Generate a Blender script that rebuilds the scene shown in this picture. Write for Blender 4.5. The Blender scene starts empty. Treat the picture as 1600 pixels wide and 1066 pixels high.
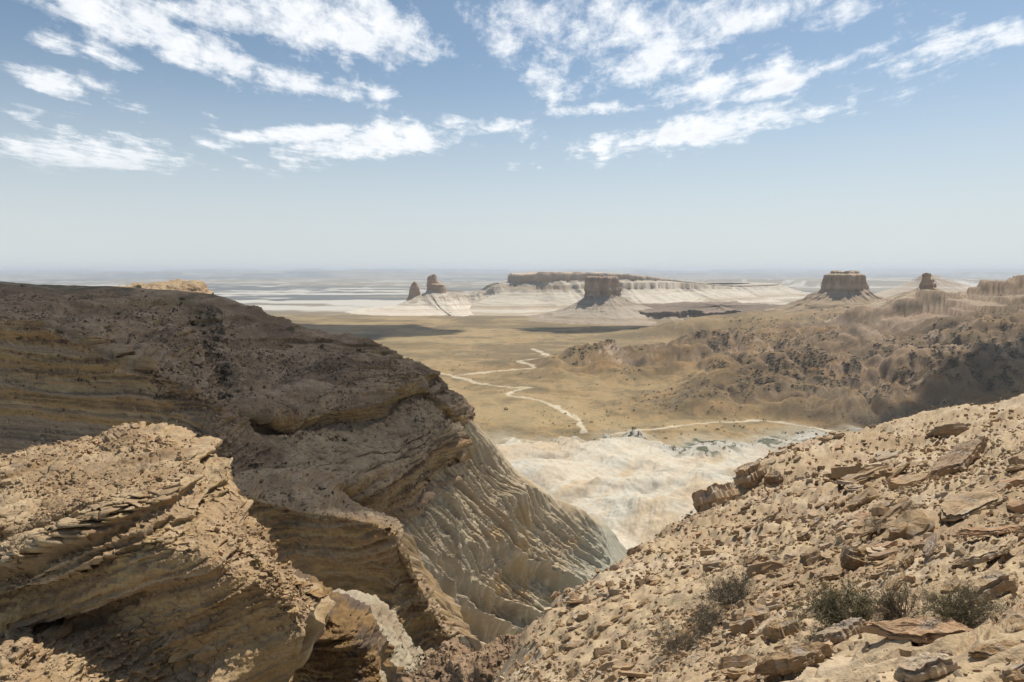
import bpy, math
import numpy as np
from mathutils import Vector
rng = np.random.default_rng(11)

# ------------------------------------------------------------------ camera
H = 260.0                       # eye height above the valley plain
F = 1066.7                      # focal length in units of the 1600 px wide photograph
PITCH = math.radians(5.85)
scene = bpy.context.scene
cam_data = bpy.data.cameras.new("camera")
cam_data.sensor_width = 36.0
cam_data.lens = 24.0
cam_data.clip_start = 0.1
cam_data.clip_end = 300000.0
cam = bpy.data.objects.new("camera", cam_data)
scene.collection.objects.link(cam)
cam.location = (0, 0, H)
cam.rotation_euler = (math.radians(90) - PITCH, 0, 0)
scene.camera = cam

# ------------------------------------------------------------------ light
SUN_EL, SUN_AZ = math.radians(58), math.radians(38)
SUN = Vector((math.sin(SUN_AZ) * math.cos(SUN_EL), math.cos(SUN_AZ) * math.cos(SUN_EL), math.sin(SUN_EL)))
sd = bpy.data.lights.new("sun", 'SUN')
sd.energy = 5.0
sd.angle = math.radians(0.53)
sd.color = (1.0, 0.95, 0.87)
sun = bpy.data.objects.new("sun", sd)
scene.collection.objects.link(sun)
sun.rotation_euler = SUN.to_track_quat('Z', 'Y').to_euler()
sun.location = (0, 0, 900)
vs = scene.view_settings
vs.view_transform = 'Standard'
vs.look = 'None'
vs.gamma = 1.0
vs.exposure = 0.2
vs.use_curve_mapping = False
scene.cycles.use_denoising = True
scene.cycles.max_bounces = 5
scene.cycles.diffuse_bounces = 3
scene.cycles.volume_bounces = 0
scene.cycles.transparent_max_bounces = 8


class NT:
    """small helper to write node trees"""
    def __init__(s, tree):
        s.t = tree
    def n(s, kind, **kw):
        nd = s.t.nodes.new(kind)
        for k, v in kw.items():
            setattr(nd, k, v)
        return nd
    def l(s, a, b):
        s.t.links.new(a, b)
    def put(s, sock, v):
        if isinstance(v, bpy.types.NodeSocket):
            s.t.links.new(v, sock)
        else:
            sock.default_value = v
    def m(s, op, a, b=0.0, c=0.0, clamp=False):
        nd = s.n('ShaderNodeMath', operation=op, use_clamp=clamp)
        s.put(nd.inputs[0], a); s.put(nd.inputs[1], b); s.put(nd.inputs[2], c)
        return nd.outputs[0]
    def mr(s, v, a, b, c=0.0, d=1.0, smooth=True):
        nd = s.n('ShaderNodeMapRange', interpolation_type='SMOOTHSTEP' if smooth else 'LINEAR')
        s.put(nd.inputs[0], v)
        for i, q in enumerate((a, b, c, d)):
            nd.inputs[i + 1].default_value = q
        return nd.outputs[0]
    def mix(s, f, a, b, blend='MIX'):
        nd = s.n('ShaderNodeMix', data_type='RGBA', blend_type=blend)
        s.put(nd.inputs[0], f); s.put(nd.inputs[6], a); s.put(nd.inputs[7], b)
        return nd.outputs[2]
    def noise(s, vec, scale, detail=4.0, rough=0.55, dist=0.0):
        nd = s.n('ShaderNodeTexNoise')
        s.l(vec, nd.inputs['Vector'])
        nd.inputs['Scale'].default_value = scale
        nd.inputs['Detail'].default_value = detail
        nd.inputs['Roughness'].default_value = rough
        nd.inputs['Distortion'].default_value = dist
        return nd.outputs[0]


# ------------------------------------------------------------------ sky with its cloud bands
world = bpy.data.worlds.new("World")
scene.world = world
world.use_nodes = True
wt = NT(world.node_tree)
world.node_tree.nodes.clear()
sky = wt.n('ShaderNodeTexSky', sky_type='NISHITA')
sky.sun_disc = False
sky.sun_elevation = SUN_EL
sky.sun_rotation = SUN_AZ
sky.altitude = 300
sky.air_density = 1.0
sky.dust_density = 0.6
sky.ozone_density = 1.6
tc = wt.n('ShaderNodeTexCoord')
sep = wt.n('ShaderNodeSeparateXYZ')
wt.l(tc.outputs['Generated'], sep.inputs[0])
zc = wt.m('MAXIMUM', sep.outputs[2], 0.012)
yc = wt.m('MAXIMUM', sep.outputs[1], 0.05)
# position on the cloud layer: x/z, y/z (perspective flattens it towards the horizon)
cx = wt.m('DIVIDE', sep.outputs[0], zc)
cy = wt.m('DIVIDE', sep.outputs[1], zc)
cv = wt.n('ShaderNodeCombineXYZ')
wt.l(cx, cv.inputs[0]); wt.l(cy, cv.inputs[1])
# bearing / height for the banks
bu = wt.m('DIVIDE', sep.outputs[0], yc)
bv = wt.m('DIVIDE', sep.outputs[2], yc)
warp = wt.n('ShaderNodeTexNoise'); wt.l(tc.outputs['Generated'], warp.inputs['Vector'])
warp.inputs['Scale'].default_value = 9.0; warp.inputs['Detail'].default_value = 3.0
wsep = wt.n('ShaderNodeSeparateColor'); wt.l(warp.outputs[1], wsep.inputs[0])
bu = wt.m('ADD', bu, wt.m('MULTIPLY', wt.m('SUBTRACT', wsep.outputs[0], 0.5), 0.05))
bv = wt.m('ADD', bv, wt.m('MULTIPLY', wt.m('SUBTRACT', wsep.outputs[1], 0.5), 0.022))


def ray(px, py):
    u = (px - 800) / F; v = (533 - py) / F
    c, s_ = math.cos(PITCH), math.sin(PITCH)
    return u, c + s_ * v, -s_ + c * v


BANKS = [  # x, y, half length, half height, tilt (deg), weight : cloud banks of the sky
    (260, 62, 240, 34, 22, 1.0), (420, 125, 170, 26, 12, 1.0), (560, 150, 70, 22, 8, .8), (520, 40, 190, 46, 12, 1.05),
    (120, 75, 90, 26, 20, .9), (60, 118, 90, 26, 18, .9), (180, 140, 80, 20, 28, .8), (330, 20, 190, 26, 8, .95),
    (60, 190, 80, 17, 14, .85), (130, 238, 160, 25, 4, 1.15), (250, 262, 110, 5, 2, .7), (200, 215, 80, 12, 6, .8),
    (460, 212, 140, 13, -3, 1.15), (610, 222, 190, 24, -9, 1.2), (760, 200, 80, 13, -8, 1.1),
    (790, 60, 60, 60, 50, .9), (850, 110, 60, 50, 35, .9), (880, 135, 70, 22, 0, .95), (950, 40, 230, 40, 5, 1.05),
    (1160, 25, 270, 32, -3, 1.0), (1050, 105, 190, 34, 8, .95), (1180, 125, 190, 34, -6, 1.0), (930, 170, 80, 10, -6, .9), (740, 30, 60, 30, 40, .75),
    (1420, 80, 130, 26, -10, .95), (1540, 55, 110, 18, -12, .9), (1480, 20, 60, 14, 0, .5),
    (1110, 200, 210, 22, -10, 1.2), (1110, 222, 90, 8, -4, .8), (905, 243, 45, 5, -3, .7), (1530, 142, 60, 4, -8, .6), (1560, 160, 40, 4, -8, .5),
    (1590, 145, 30, 9, -5, .6), (330, 186, 22, 9, 40, .6), (1060, 60, 60, 30, 20, .7), (650, 62, 60, 30, 10, .8), (1240, 70, 60, 14, 0, .6)]
acc = None
for bx, by, ha, hb, tilt, wgt in BANKS:
    u, y_, z_ = ray(bx, by)
    U, V = u / y_, z_ / y_
    a, b = ha / F * 1.0, hb / F * 1.15
    t = math.radians(-tilt)
    dx = wt.m('SUBTRACT', bu, U); dy = wt.m('SUBTRACT', bv, V)
    p = wt.m('MULTIPLY_ADD', dx, math.cos(t) / a, wt.m('MULTIPLY', dy, math.sin(t) / a))
    q = wt.m('MULTIPLY_ADD', dx, -math.sin(t) / b, wt.m('MULTIPLY', dy, math.cos(t) / b))
    r2 = wt.m('MULTIPLY_ADD', p, p, wt.m('MULTIPLY', q, q))
    e = wt.m('MULTIPLY', wt.m('DIVIDE', 1.0, wt.m('MULTIPLY_ADD', wt.m('MULTIPLY', r2, r2), 0.55, wt.m('ADD', wt.m('MULTIPLY', r2, 0.45), 1.0))), wgt)
    acc = e if acc is None else wt.m('MAXIMUM', acc, e)
# streaks that run slightly across the view, and fine billows
vrot = wt.n('ShaderNodeMapping'); wt.l(cv.outputs[0], vrot.inputs[0])
vrot.inputs['Rotation'].default_value = (0, 0, math.radians(32)); vrot.inputs['Scale'].default_value = (1.0, 0.42, 1.0)
n1 = wt.noise(vrot.outputs[0], 1.3, 9.0, 0.66, 0.5)
vfi = wt.n('ShaderNodeMapping'); wt.l(cv.outputs[0], vfi.inputs[0])
vfi.inputs['Rotation'].default_value = (0, 0, math.radians(-24)); vfi.inputs['Scale'].default_value = (1.0, 0.5, 1.0)
n2 = wt.noise(vfi.outputs[0], 5.5, 8.0, 0.68, 0.4)
n3 = wt.noise(tc.outputs['Generated'], 26.0, 7.0, 0.62, 0.15)
bil = wt.m('ADD', wt.m('MULTIPLY', wt.m('SUBTRACT', n1, 0.5), 2.0), wt.m('ADD', wt.m('MULTIPLY', wt.m('SUBTRACT', n2, 0.5), 1.5), wt.m('MULTIPLY', wt.m('SUBTRACT', n3, 0.5), 1.5)))
# the broken cloud goes on overhead and behind
over = wt.m('MULTIPLY', wt.m('MAXIMUM', wt.mr(sep.outputs[2], 0.40, 0.55), wt.m('MULTIPLY', wt.mr(sep.outputs[1], 0.0, -0.3), wt.mr(sep.outputs[2], 0.1, 0.25))), 0.5)
acc = wt.m('MAXIMUM', acc, over)
dens = wt.m('ADD', acc, bil)
cover = wt.mr(dens, 0.54, 1.28)
cover = wt.m('POWER', cover, 0.9)
thick = wt.m('MULTIPLY', wt.mr(dens, 0.9, 1.7), wt.mr(wt.noise(tc.outputs['Generated'], 19.0, 6.0, 0.6), 0.36, 0.62))
vis = wt.mr(sep.outputs[2], 0.08, 0.16)
cover = wt.m('MULTIPLY', cover, vis)
skyc = wt.n('ShaderNodeHueSaturation'); wt.l(sky.outputs[0], skyc.inputs['Color'])
skyc.inputs['Saturation'].default_value = 0.86
skyc.inputs['Value'].default_value = 1.12
lowf = wt.mr(sep.outputs[2], -0.02, 0.30, 0.90, 0.0)
skyt = wt.mix(1.0, skyc.outputs[0], (0.91, 1.0, 1.01, 1), 'MULTIPLY')
skyl = wt.mix(wt.m('MULTIPLY', lowf, 1.0), skyt, (8.4, 8.85, 9.1, 1))
ccol = wt.mix(thick, (12.6, 12.8, 13.0, 1), (10.2, 10.5, 11.0, 1))
fin = wt.mix(wt.m('MULTIPLY', cover, 0.94), skyl, ccol)
bg = wt.n('ShaderNodeBackground'); wt.l(fin, bg.inputs[0]); bg.inputs[1].default_value = 0.074
wo = wt.n('ShaderNodeOutputWorld'); wt.l(bg.outputs[0], wo.inputs[0])


# ------------------------------------------------------------------ numeric helpers
def P(px, py, D):
    u, y, z = ray(px, py)
    k = D / y
    return np.array([u * k, D, H + z * k])


def proj(Q):
    x, y, z = Q[..., 0], Q[..., 1], Q[..., 2] - H
    c, s_ = math.cos(PITCH), math.sin(PITCH)
    d = y * c - z * s_
    v = y * s_ + z * c
    d = np.where(np.abs(d) < 1e-3, 1e-3, d)
    return 800 + F * x / d, 533 - F * v / d


NT_ = np.random.default_rng(5).random((64, 64, 64)).astype(np.float32).ravel()


def vn(x, y, z):
    xi = np.floor(x); yi = np.floor(y); zi = np.floor(z)
    fx = (x - xi).astype(np.float32); fy = (y - yi).astype(np.float32); fz = (z - zi).astype(np.float32)
    fx = fx * fx * fx * (fx * (fx * 6 - 15) + 10); fy = fy * fy * fy * (fy * (fy * 6 - 15) + 10); fz = fz * fz * fz * (fz * (fz * 6 - 15) + 10)
    xi = xi.astype(np.int32); yi = yi.astype(np.int32); zi = zi.astype(np.int32)
    x0 = (xi & 63) << 12; x1 = ((xi + 1) & 63) << 12
    y0 = (yi & 63) << 6; y1 = ((yi + 1) & 63) << 6
    z0 = zi & 63; z1 = (zi + 1) & 63
    a = NT_[x0 | y0 | z0]; a += (NT_[x1 | y0 | z0] - a) * fx
    b = NT_[x0 | y1 | z0]; b += (NT_[x1 | y1 | z0] - b) * fx
    a += (b - a) * fy
    c = NT_[x0 | y0 | z1]; c += (NT_[x1 | y0 | z1] - c) * fx
    d = NT_[x0 | y1 | z1]; d += (NT_[x1 | y1 | z1] - d) * fx
    c += (d - c) * fy
    return a + (c - a) * fz


def fbm(x, y, z, o=4, g=0.5):
    s_ = 0; a = 1.0; t = 0
    for i in range(o):
        s_ = s_ + a * (vn(x, y, z) * 2 - 1); t += a; a *= g
        x, y, z = y * 2.03 + 17.3, z * 2.01 + 5.1, x * 1.99 + 9.7
    return s_ / t * 1.6


def ridged(x, y, z, o=4, g=0.5):
    s_ = 0; a = 1.0; t = 0
    for i in range(o):
        s_ = s_ + a * (1 - np.abs(vn(x, y, z) * 2 - 1) * 1.6); t += a; a *= g
        x, y, z = y * 2.03 + 3.3, z * 2.01 + 15.1, x * 1.99 + 29.7
    return s_ / t


def ss(x, a, b):
    t = np.clip((x - a) / (b - a), 0, 1)
    return t * t * (3 - 2 * t)


def lerp(a, b, t):
    t = np.asarray(t)[..., None]
    return np.asarray(a) * (1 - t) + np.asarray(b) * t


def pchip(Y, t):
    Y = np.asarray(Y, float); n = len(Y)
    d = np.diff(Y, axis=0)
    m = np.zeros_like(Y); m[0] = d[0]; m[-1] = d[-1]
    if n > 2:
        a, b = d[:-1], d[1:]
        ok = (a * b) > 0
        m[1:-1] = np.where(ok, 2 * a * b / np.where(ok, a + b, 1), 0)
    i = np.clip(np.floor(t).astype(int), 0, n - 2)
    f = (t - i).reshape((-1,) + (1,) * (Y.ndim - 1))
    return ((2 * f**3 - 3 * f**2 + 1) * Y[i] + (f**3 - 2 * f**2 + f) * m[i] + (-2 * f**3 + 3 * f**2) * Y[i + 1] + (f**3 - f**2) * m[i + 1])


def tps(pts):
    pts = np.asarray(pts, float)
    c = pts[:, :2].mean(0); s_ = np.abs(pts[:, :2] - c).max()
    X = (pts[:, :2] - c) / s_
    def K(A, B):
        r2 = ((A[:, None, :] - B[None]) ** 2).sum(-1)
        return 0.5 * r2 * np.log(r2 + 1e-12)
    n = len(X)
    M = np.zeros((n + 3, n + 3)); M[:n, :n] = K(X, X) + np.eye(n) * 1e-4
    M[:n, n] = 1; M[:n, n + 1:] = X; M[n, :n] = 1; M[n + 1:, :n] = X.T
    w = np.linalg.solve(M, np.concatenate([pts[:, 2], np.zeros(3)]))
    def f(x, y):
        sh = np.shape(x)
        Q = (np.stack([np.ravel(x), np.ravel(y)], 1) - c) / s_
        out = w[n] + Q @ w[n + 1:]
        for k in range(n):
            r2 = ((Q - X[k]) ** 2).sum(-1)
            out += w[k] * 0.5 * r2 * np.log(r2 + 1e-12)
        return out.reshape(sh)
    return f


def normals(G):
    du = np.gradient(G, axis=1); dv = np.gradient(G, axis=0)
    n = np.cross(du, dv)
    n /= np.linalg.norm(n, axis=-1, keepdims=True) + 1e-9
    return n


def smooth_n(n, k=6):
    for _ in range(k):
        m = n.copy()
        m[1:-1] = (n[:-2] + n[2:] + 2 * n[1:-1]) / 4
        n = m.copy()
        n[:, 1:-1] = (m[:, :-2] + m[:, 2:] + 2 * m[:, 1:-1]) / 4
    return n / (np.linalg.norm(n, axis=-1, keepdims=True) + 1e-9)


def add_mesh(name, V, Fq, mat, col=None, parent=None, smooth=True, link=True, kind=None, nv=4):
    """V (n,3), Fq (m,nv) -> one mesh object"""
    me = bpy.data.meshes.new(name)
    V = np.ascontiguousarray(V, np.float32); Fq = np.ascontiguousarray(Fq, np.int32)
    me.vertices.add(len(V)); me.vertices.foreach_set("co", V.ravel())
    me.loops.add(Fq.size); me.loops.foreach_set("vertex_index", Fq.ravel())
    me.polygons.add(len(Fq)); me.polygons.foreach_set("loop_start", np.arange(0, Fq.size, nv, dtype=np.int32))
    me.polygons.foreach_set("use_smooth", np.full(len(Fq), smooth, bool))
    me.update(calc_edges=True)
    if col is not None:
        a = me.color_attributes.new("tone", 'FLOAT_COLOR', 'POINT')
        c4 = np.ones((len(V), 4), np.float32); c4[:, :3] = np.clip(col, 0.005, 0.95)
        a.data.foreach_set("color", c4.ravel())
    me.materials.append(mat)
    o = bpy.data.objects.new(name, me)
    if link:
        scene.collection.objects.link(o)
    if parent:
        o.parent = parent
    if kind:
        o['kind'] = kind
    return o


def grid_faces(nv, nu, close=False):
    idx = np.arange(nv * nu).reshape(nv, nu)
    if close:
        idx = np.concatenate([idx, idx[:, :1]], 1)
    return np.stack([idx[:-1, :-1], idx[:-1, 1:], idx[1:, 1:], idx[1:, :-1]], -1).reshape(-1, 4)


def grid_obj(name, G, mat, col, flip=False, kind='structure', parent=None):
    f = grid_faces(*G.shape[:2])
    if flip:
        f = f[:, ::-1]
    return add_mesh(name, G.reshape(-1, 3), f, mat, col.reshape(-1, 3), parent=parent, kind=kind)


def counts(lens, total, wmin=3):
    lens = np.asarray(lens, float)
    c = np.maximum(wmin, np.round(lens / lens.sum() * total)).astype(int)
    return c


def knots(cn):
    t = []
    for i, c in enumerate(cn):
        t.append(i + np.arange(c) / c)
    return np.concatenate(t + [[len(cn)]])


def sheet(rows, nu, nv, wv=None, wu=None, xyz=False):
    """rows: control rows of (px,py,D); returns a dense grid of points and u,v parameters"""
    C = np.array([[P(*p) if not xyz else p for p in r] for r in rows])
    sx, sy = proj(C)
    lu = np.median(np.hypot(np.diff(sx, axis=1), np.diff(sy, axis=1)), axis=0)
    lv = np.median(np.hypot(np.diff(sx, axis=0), np.diff(sy, axis=0)), axis=1)
    lu = np.clip(lu, 15, 200); lv = np.clip(lv, 12, 160)
    if wv is not None: lv = lv * np.array(wv)
    if wu is not None: lu = lu * np.array(wu)
    tu = knots(counts(lu, nu)); tv = knots(counts(lv, nv))
    G = pchip(C, tv)
    G = np.moveaxis(pchip(np.moveaxis(G, 1, 0), tu), 0, 1)
    return G, tu[None, :] + 0 * tv[:, None], tv[:, None] + 0 * tu[None, :]


def face_cam(N, G):
    """sign that turns normals toward the camera side"""
    to = np.array([0, 0, H]) - G
    s_ = np.sign(np.median((N * to).sum(-1)))
    return s_ if s_ != 0 else 1.0


def bed(z, seed, f=1.0):
    """hardness of the rock layers by height: 0 soft .. 1 hard, with sharp breaks"""
    z = z * f
    k = seed * 7.31
    a = vn(z * 0.42 + k, z * 0 + k, z * 0 + 0.5)
    b = vn(z * 1.13 + k * 2, z * 0 + 3.5, z * 0 + k)
    c = vn(z * 3.1 + k * 3, z * 0 + 8.5, z * 0 + k)
    return 0.5 * ss(a, 0.45, 0.53) + 0.3 * ss(b, 0.45, 0.55) + 0.2 * ss(c, 0.4, 0.6)


# ------------------------------------------------------------------ materials
def stone_mat(name, sc, bump=0.3, bdist=0.1, var=0.35, rough=0.93, speck=0.0, tint=(1, 1, 1), lam=0.0):
    """rock or soil: colour from the mesh's own tone attribute, broken by grain; sc = grain size in metres"""
    m = bpy.data.materials.new(name)
    m.use_nodes = True
    t = NT(m.node_tree)
    m.node_tree.nodes.clear()
    at = t.n('ShaderNodeVertexColor'); at.layer_name = "tone"
    geo = t.n('ShaderNodeNewGeometry')
    pos = geo.outputs['Position']
    a = t.noise(pos, 1.0 / sc, 5.0, 0.65)
    b = t.noise(pos, 0.17 / sc, 4.0, 0.6)
    f = t.m('ADD', t.m('MULTIPLY', t.m('SUBTRACT', a, 0.5), var * 2.2), t.m('MULTIPLY', t.m('SUBTRACT', b, 0.5), var * 1.6))
    f = t.m('ADD', f, 1.0)
    vm = t.n('ShaderNodeVectorMath', operation='SCALE')
    t.l(at.outputs[0], vm.inputs[0]); t.l(f, vm.inputs['Scale'])
    col = vm.outputs[0]
    hgt = a
    if lam:
        mp = t.n('ShaderNodeMapping'); t.l(pos, mp.inputs[0])
        mp.inputs['Scale'].default_value = (0.12, 0.12, 1.6)
        c = t.noise(mp.outputs[0], 2.2 / sc, 4.0, 0.7)
        hgt = t.m('ADD', a, t.m('MULTIPLY', c, lam))
        col = t.mix(t.mr(c, 0.42, 0.6, 0.0, 0.35), col, t.mix(1.0, col, (0.62, 0.55, 0.46, 1), 'MULTIPLY'))
    if speck:
        vo = t.n('ShaderNodeTexVoronoi'); t.l(pos, vo.inputs[0]); vo.inputs['Scale'].default_value = 0.55 / sc
        k = t.m('MULTIPLY', t.mr(vo.outputs[0], 0.12, 0.3, 1, 0), t.mr(b, 0.45, 0.62))
        col = t.mix(t.m('MULTIPLY', k, speck), col, (0.03, 0.028, 0.018, 1))
    bs = t.n('ShaderNodeBsdfPrincipled')
    t.l(col, bs.inputs['Base Color'])
    bs.inputs['Roughness'].default_value = rough
    bs.inputs['Specular IOR Level'].default_value = 0.2
    if bump:
        bp = t.n('ShaderNodeBump'); t.l(hgt, bp.inputs['Height'])
        bp.inputs['Strength'].default_value = bump; bp.inputs['Distance'].default_value = bdist
        t.l(bp.outputs[0], bs.inputs['Normal'])
    out = t.n('ShaderNodeOutputMaterial'); t.l(bs.outputs[0], out.inputs[0])
    return m


def plain_mat(name, col, rough=0.8, var=0.3, sc=0.02, col2=None):
    m = bpy.data.materials.new(name)
    m.use_nodes = True
    t = NT(m.node_tree); m.node_tree.nodes.clear()
    tcn = t.n('ShaderNodeTexCoord')
    a = t.noise(tcn.outputs['Object'], 1 / sc, 3.0, 0.6)
    c2 = col2 or tuple(c * (1 - var) for c in col)
    oi = t.n('ShaderNodeObjectInfo')
    cc = t.mix(t.mr(a, 0.35, 0.65), (*col, 1), (*c2, 1))
    cc2 = t.mix(t.m('MULTIPLY', oi.outputs['Random'], 0.35), cc, t.mix(1.0, cc, (0.7, 0.66, 0.6, 1), 'MULTIPLY'))
    bs = t.n('ShaderNodeBsdfPrincipled'); t.l(cc2, bs.inputs['Base Color'])
    bs.inputs['Roughness'].default_value = rough; bs.inputs['Specular IOR Level'].default_value = 0.2
    out = t.n('ShaderNodeOutputMaterial'); t.l(bs.outputs[0], out.inputs[0])
    return m


M_far = stone_mat("valley_soil", 6.0, 0.5, 2.0, 0.25)
M_butte = stone_mat("butte_rock", 8.0, 0.5, 3.0, 0.18)
M_cliff = stone_mat("cliff_rock", 0.9, 0.75, 0.5, 0.4, lam=0.8)
M_wall = stone_mat("marl_slope", 0.8, 0.5, 0.3, 0.14)
M_near = stone_mat("outcrop_rock", 0.16, 0.7, 0.09, 0.32, lam=0.5)
M_slope = stone_mat("rubble_soil", 0.05, 0.7, 0.03, 0.34)

# palettes (albedo)
GOLD = np.array([0.36, 0.235, 0.095]); OCHRE = np.array([0.30, 0.185, 0.08]); PALE = np.array([0.38, 0.31, 0.205])
GREYB = np.array([0.235, 0.172, 0.115]); BROWN = np.array([0.16, 0.115, 0.08]); TAN = np.array([0.42, 0.315, 0.20])
WHITE = np.array([0.47, 0.415, 0.32]); OLIVE = np.array([0.27, 0.20, 0.105]); SAGE = np.array([0.34, 0.31, 0.235])


# ------------------------------------------------------------------ the valley plain, its badlands and hills
def seg_dist(x, y, poly):
    best = np.full(np.shape(x), 1e9)
    for (x0, y0), (x1, y1) in zip(poly[:-1], poly[1:]):
        dx, dy = x1 - x0, y1 - y0
        t = np.clip(((x - x0) * dx + (y - y0) * dy) / (dx * dx + dy * dy + 1e-9), 0, 1)
        best = np.minimum(best, np.hypot(x - x0 - t * dx, y - y0 - t * dy))
    return best


def G0(px, py, z=0.0):
    """point of the plain under a picture position"""
    u, y, zz = ray(px, py)
    k = (z - H) / zz
    return np.array([u * k, y * k])


ctrl = []
def cp(px, py, D): ctrl.append(P(px, py, D))
def cz(x, y, z): ctrl.append((x, y, z))
for a in [(1600, 446, 1900), (1700, 440, 1900), (1560, 452, 1950), (1500, 455, 1950), (1440, 458, 1980), (1400, 488, 2000), (1350, 501, 2150),
          (1290, 496, 2500), (1240, 496, 2600), (1160, 494, 2750), (1100, 500, 2700), (1600, 500, 1500), (1520, 520, 1500), (1460, 510, 1700), (1420, 545, 1500), (1540, 560, 1300),
          (1600, 555, 1250), (1700, 560, 1200), (1440, 600, 1230), (1560, 610, 1120), (1640, 610, 1080), (1350, 560, 1560), (1280, 560, 1620), (1330, 600, 1300), (1240, 585, 1480),
          (1200, 555, 1700), (1120, 568, 1660), (1130, 600, 1440), (1050, 565, 1720), (985, 562, 1760), (910, 575, 1700),
          (1250, 625, 1250), (1180, 612, 1320), (1090, 632, 1240), (1340, 640, 1120), (1450, 650, 1050), (1560, 660, 990), (1250, 520, 2000), (1180, 520, 2100)]:
    cp(*a)
for a in [(1000, 600), (950, 640), (880, 600), (900, 550), (1000, 540), (1100, 660), (1000, 660), (1240, 665), (1320, 685), (1100, 530), (800, 560), (760, 600), (850, 660), (750, 640),
          (700, 540), (600, 520), (500, 500), (400, 490), (950, 520), (1200, 690), (1400, 700), (1040, 690), (900, 690), (780, 680), (1080, 800), (960, 860), (760, 760), (850, 800), (1200, 760), (1100, 900)]:
    g = G0(*a); cz(g[0], g[1], 0)
for a in [(830, 503), (880, 503), (940, 505), (1000, 508), (1050, 510), (900, 494), (970, 494), (1060, 494), (780, 495)]:
    g = G0(*a); cz(g[0], g[1], -2)
for x in (-6000, -3000, -1000, 1000, 3000, 5500):
    cz(x, 4600, 0); cz(x * 1.4, 7500, 0)
cz(2600, 3100, 60); cz(2500, 2500, 200); cz(2400, 1800, 235); cz(1900, 1300, 200); cz(1500, 900, 120); cz(-1500, 1500, 0); cz(-1200, 800, 0); cz(1000, 500, 60)
macro = tps(ctrl)

TR1 = [(835, 545), (845, 551), (858, 560), (835, 563), (812, 566), (828, 573), (832, 577), (800, 580), (740, 585), (715, 588)]
TR2 = [(690, 585), (715, 590), (750, 600), (800, 606), (827, 607), (790, 615), (840, 627), (870, 638), (897, 652), (905, 660), (912, 676)]
TR3 = [(960, 678), (1040, 670), (1120, 662), (1180, 659), (1230, 664), (1290, 675), (1340, 690)]
TR4 = [(820, 500), (829, 508), (822, 504)]
TRACKS = [[tuple(q) for q in pchip(np.array([G0(*p) for p in pl]), np.linspace(0, len(pl) - 1, (len(pl) - 1) * 4 + 1))] for pl in (TR1, TR2, TR3)]

uL = np.linspace(-1.05, -0.12, 120, endpoint=False)
uR = np.linspace(-0.12, 0.80, 760, endpoint=False)
uX = np.linspace(0.80, 1.05, 40)
U = np.concatenate([uL, uR, uX])
inv = np.concatenate([1 / np.linspace(430, 540, 5), np.linspace(1 / 545, 1 / 3600, 460, endpoint=False), np.linspace(1 / 3600, 1 / 65000, 120), ])
D = 1 / inv
# finer steps for the far ranges that rise at the horizon
D = np.concatenate([D[:-1], np.linspace(D[-2] * 1.04, 64000, 24)])
DD, UU = np.meshgrid(D, U, indexing='ij')
X = UU * DD; Y = DD
wx = fbm(X / 260, Y / 260, X * 0 + 3.3, 3); wy = fbm(X / 260, Y / 260, X * 0 + 8.8, 3)
Xw = X + wx * 45; Yw = Y + wy * 45
near = Y < 5200
base = np.zeros_like(X)
base[near] = macro(X[near], Y[near]) * (1 - ss(Y[near], 4000, 5200))
base = np.maximum(base, -4)
hill = np.clip(base / 26, 0, 1) * (1 - ss(Y, 3300, 4400))
r1 = ridged(Xw / 230, Yw / 230, X * 0 + 1.5, 5, 0.5)
r2 = ridged(Xw / 70, Yw / 70, X * 0 + 4.5, 4, 0.5)
r3 = ridged(Xw / 26, Yw / 26, X * 0 + 14.5, 4, 0.55)
f1 = fbm(Xw / 420, Yw / 420, X * 0 + 6.5, 4)
def billow(x, y, z, o=4, g=.5):
    s_ = 0; a = 1.0; t = 0
    for i in range(o):
        s_ = s_ + a * np.abs(vn(x, y, z) * 2 - 1) * 1.7; t += a; a *= g
        x, y, z = y * 2.03 + 3.3, z * 2.01 + 15.1, x * 1.99 + 29.7
    return s_ / t
b1 = billow(Xw / 210, Yw / 250, X * 0 + 1.5, 4, .42)
b2 = billow(Xw / 62 + 4, Yw / 70, X * 0 + 3.5, 4, .45)
hill = hill * (1 - .65 * ss(Y, 1950, 2350))
r4 = ridged(Xw / 24 + .3 * b2, Yw / 40, X * 0 + 18.5, 4, .55)
Z = base + hill * (74 * (b1 - .42) + 17 * (b2 - .4) + 12 * f1 + 6.5 * (r4 - .6))
# benches: level bands on the slopes
bz = Z / 23.0 + fbm(X / 240, Y / 240, X * 0 + 1, 3) * 0.9
fr = bz - np.floor(bz)
Z = Z + hill * 23.0 * (np.floor(bz) + ss(fr, 0.62, 0.9) - bz) * (.12 + .55 * ss(base, 110, 170))
Z = Z + (1 - hill) * (2.2 * f1 + 3.0 * (ridged(Xw / 120, Yw / 120, X * 0 + 2.5, 4) - 0.6) * ss(Y, 900, 1200)) * (1 - ss(Y, 3000, 4200))
# gentle swells around the tracks in the middle
Z = Z + 9 * np.clip(ridged(Xw / 330, Yw / 200, X * 0 + 9.5, 3) - 0.66, 0, 1) * 2.0 * ss(Y, 1150, 1400) * (1 - ss(Y, 2000, 2600)) * (X > -600)
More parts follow.
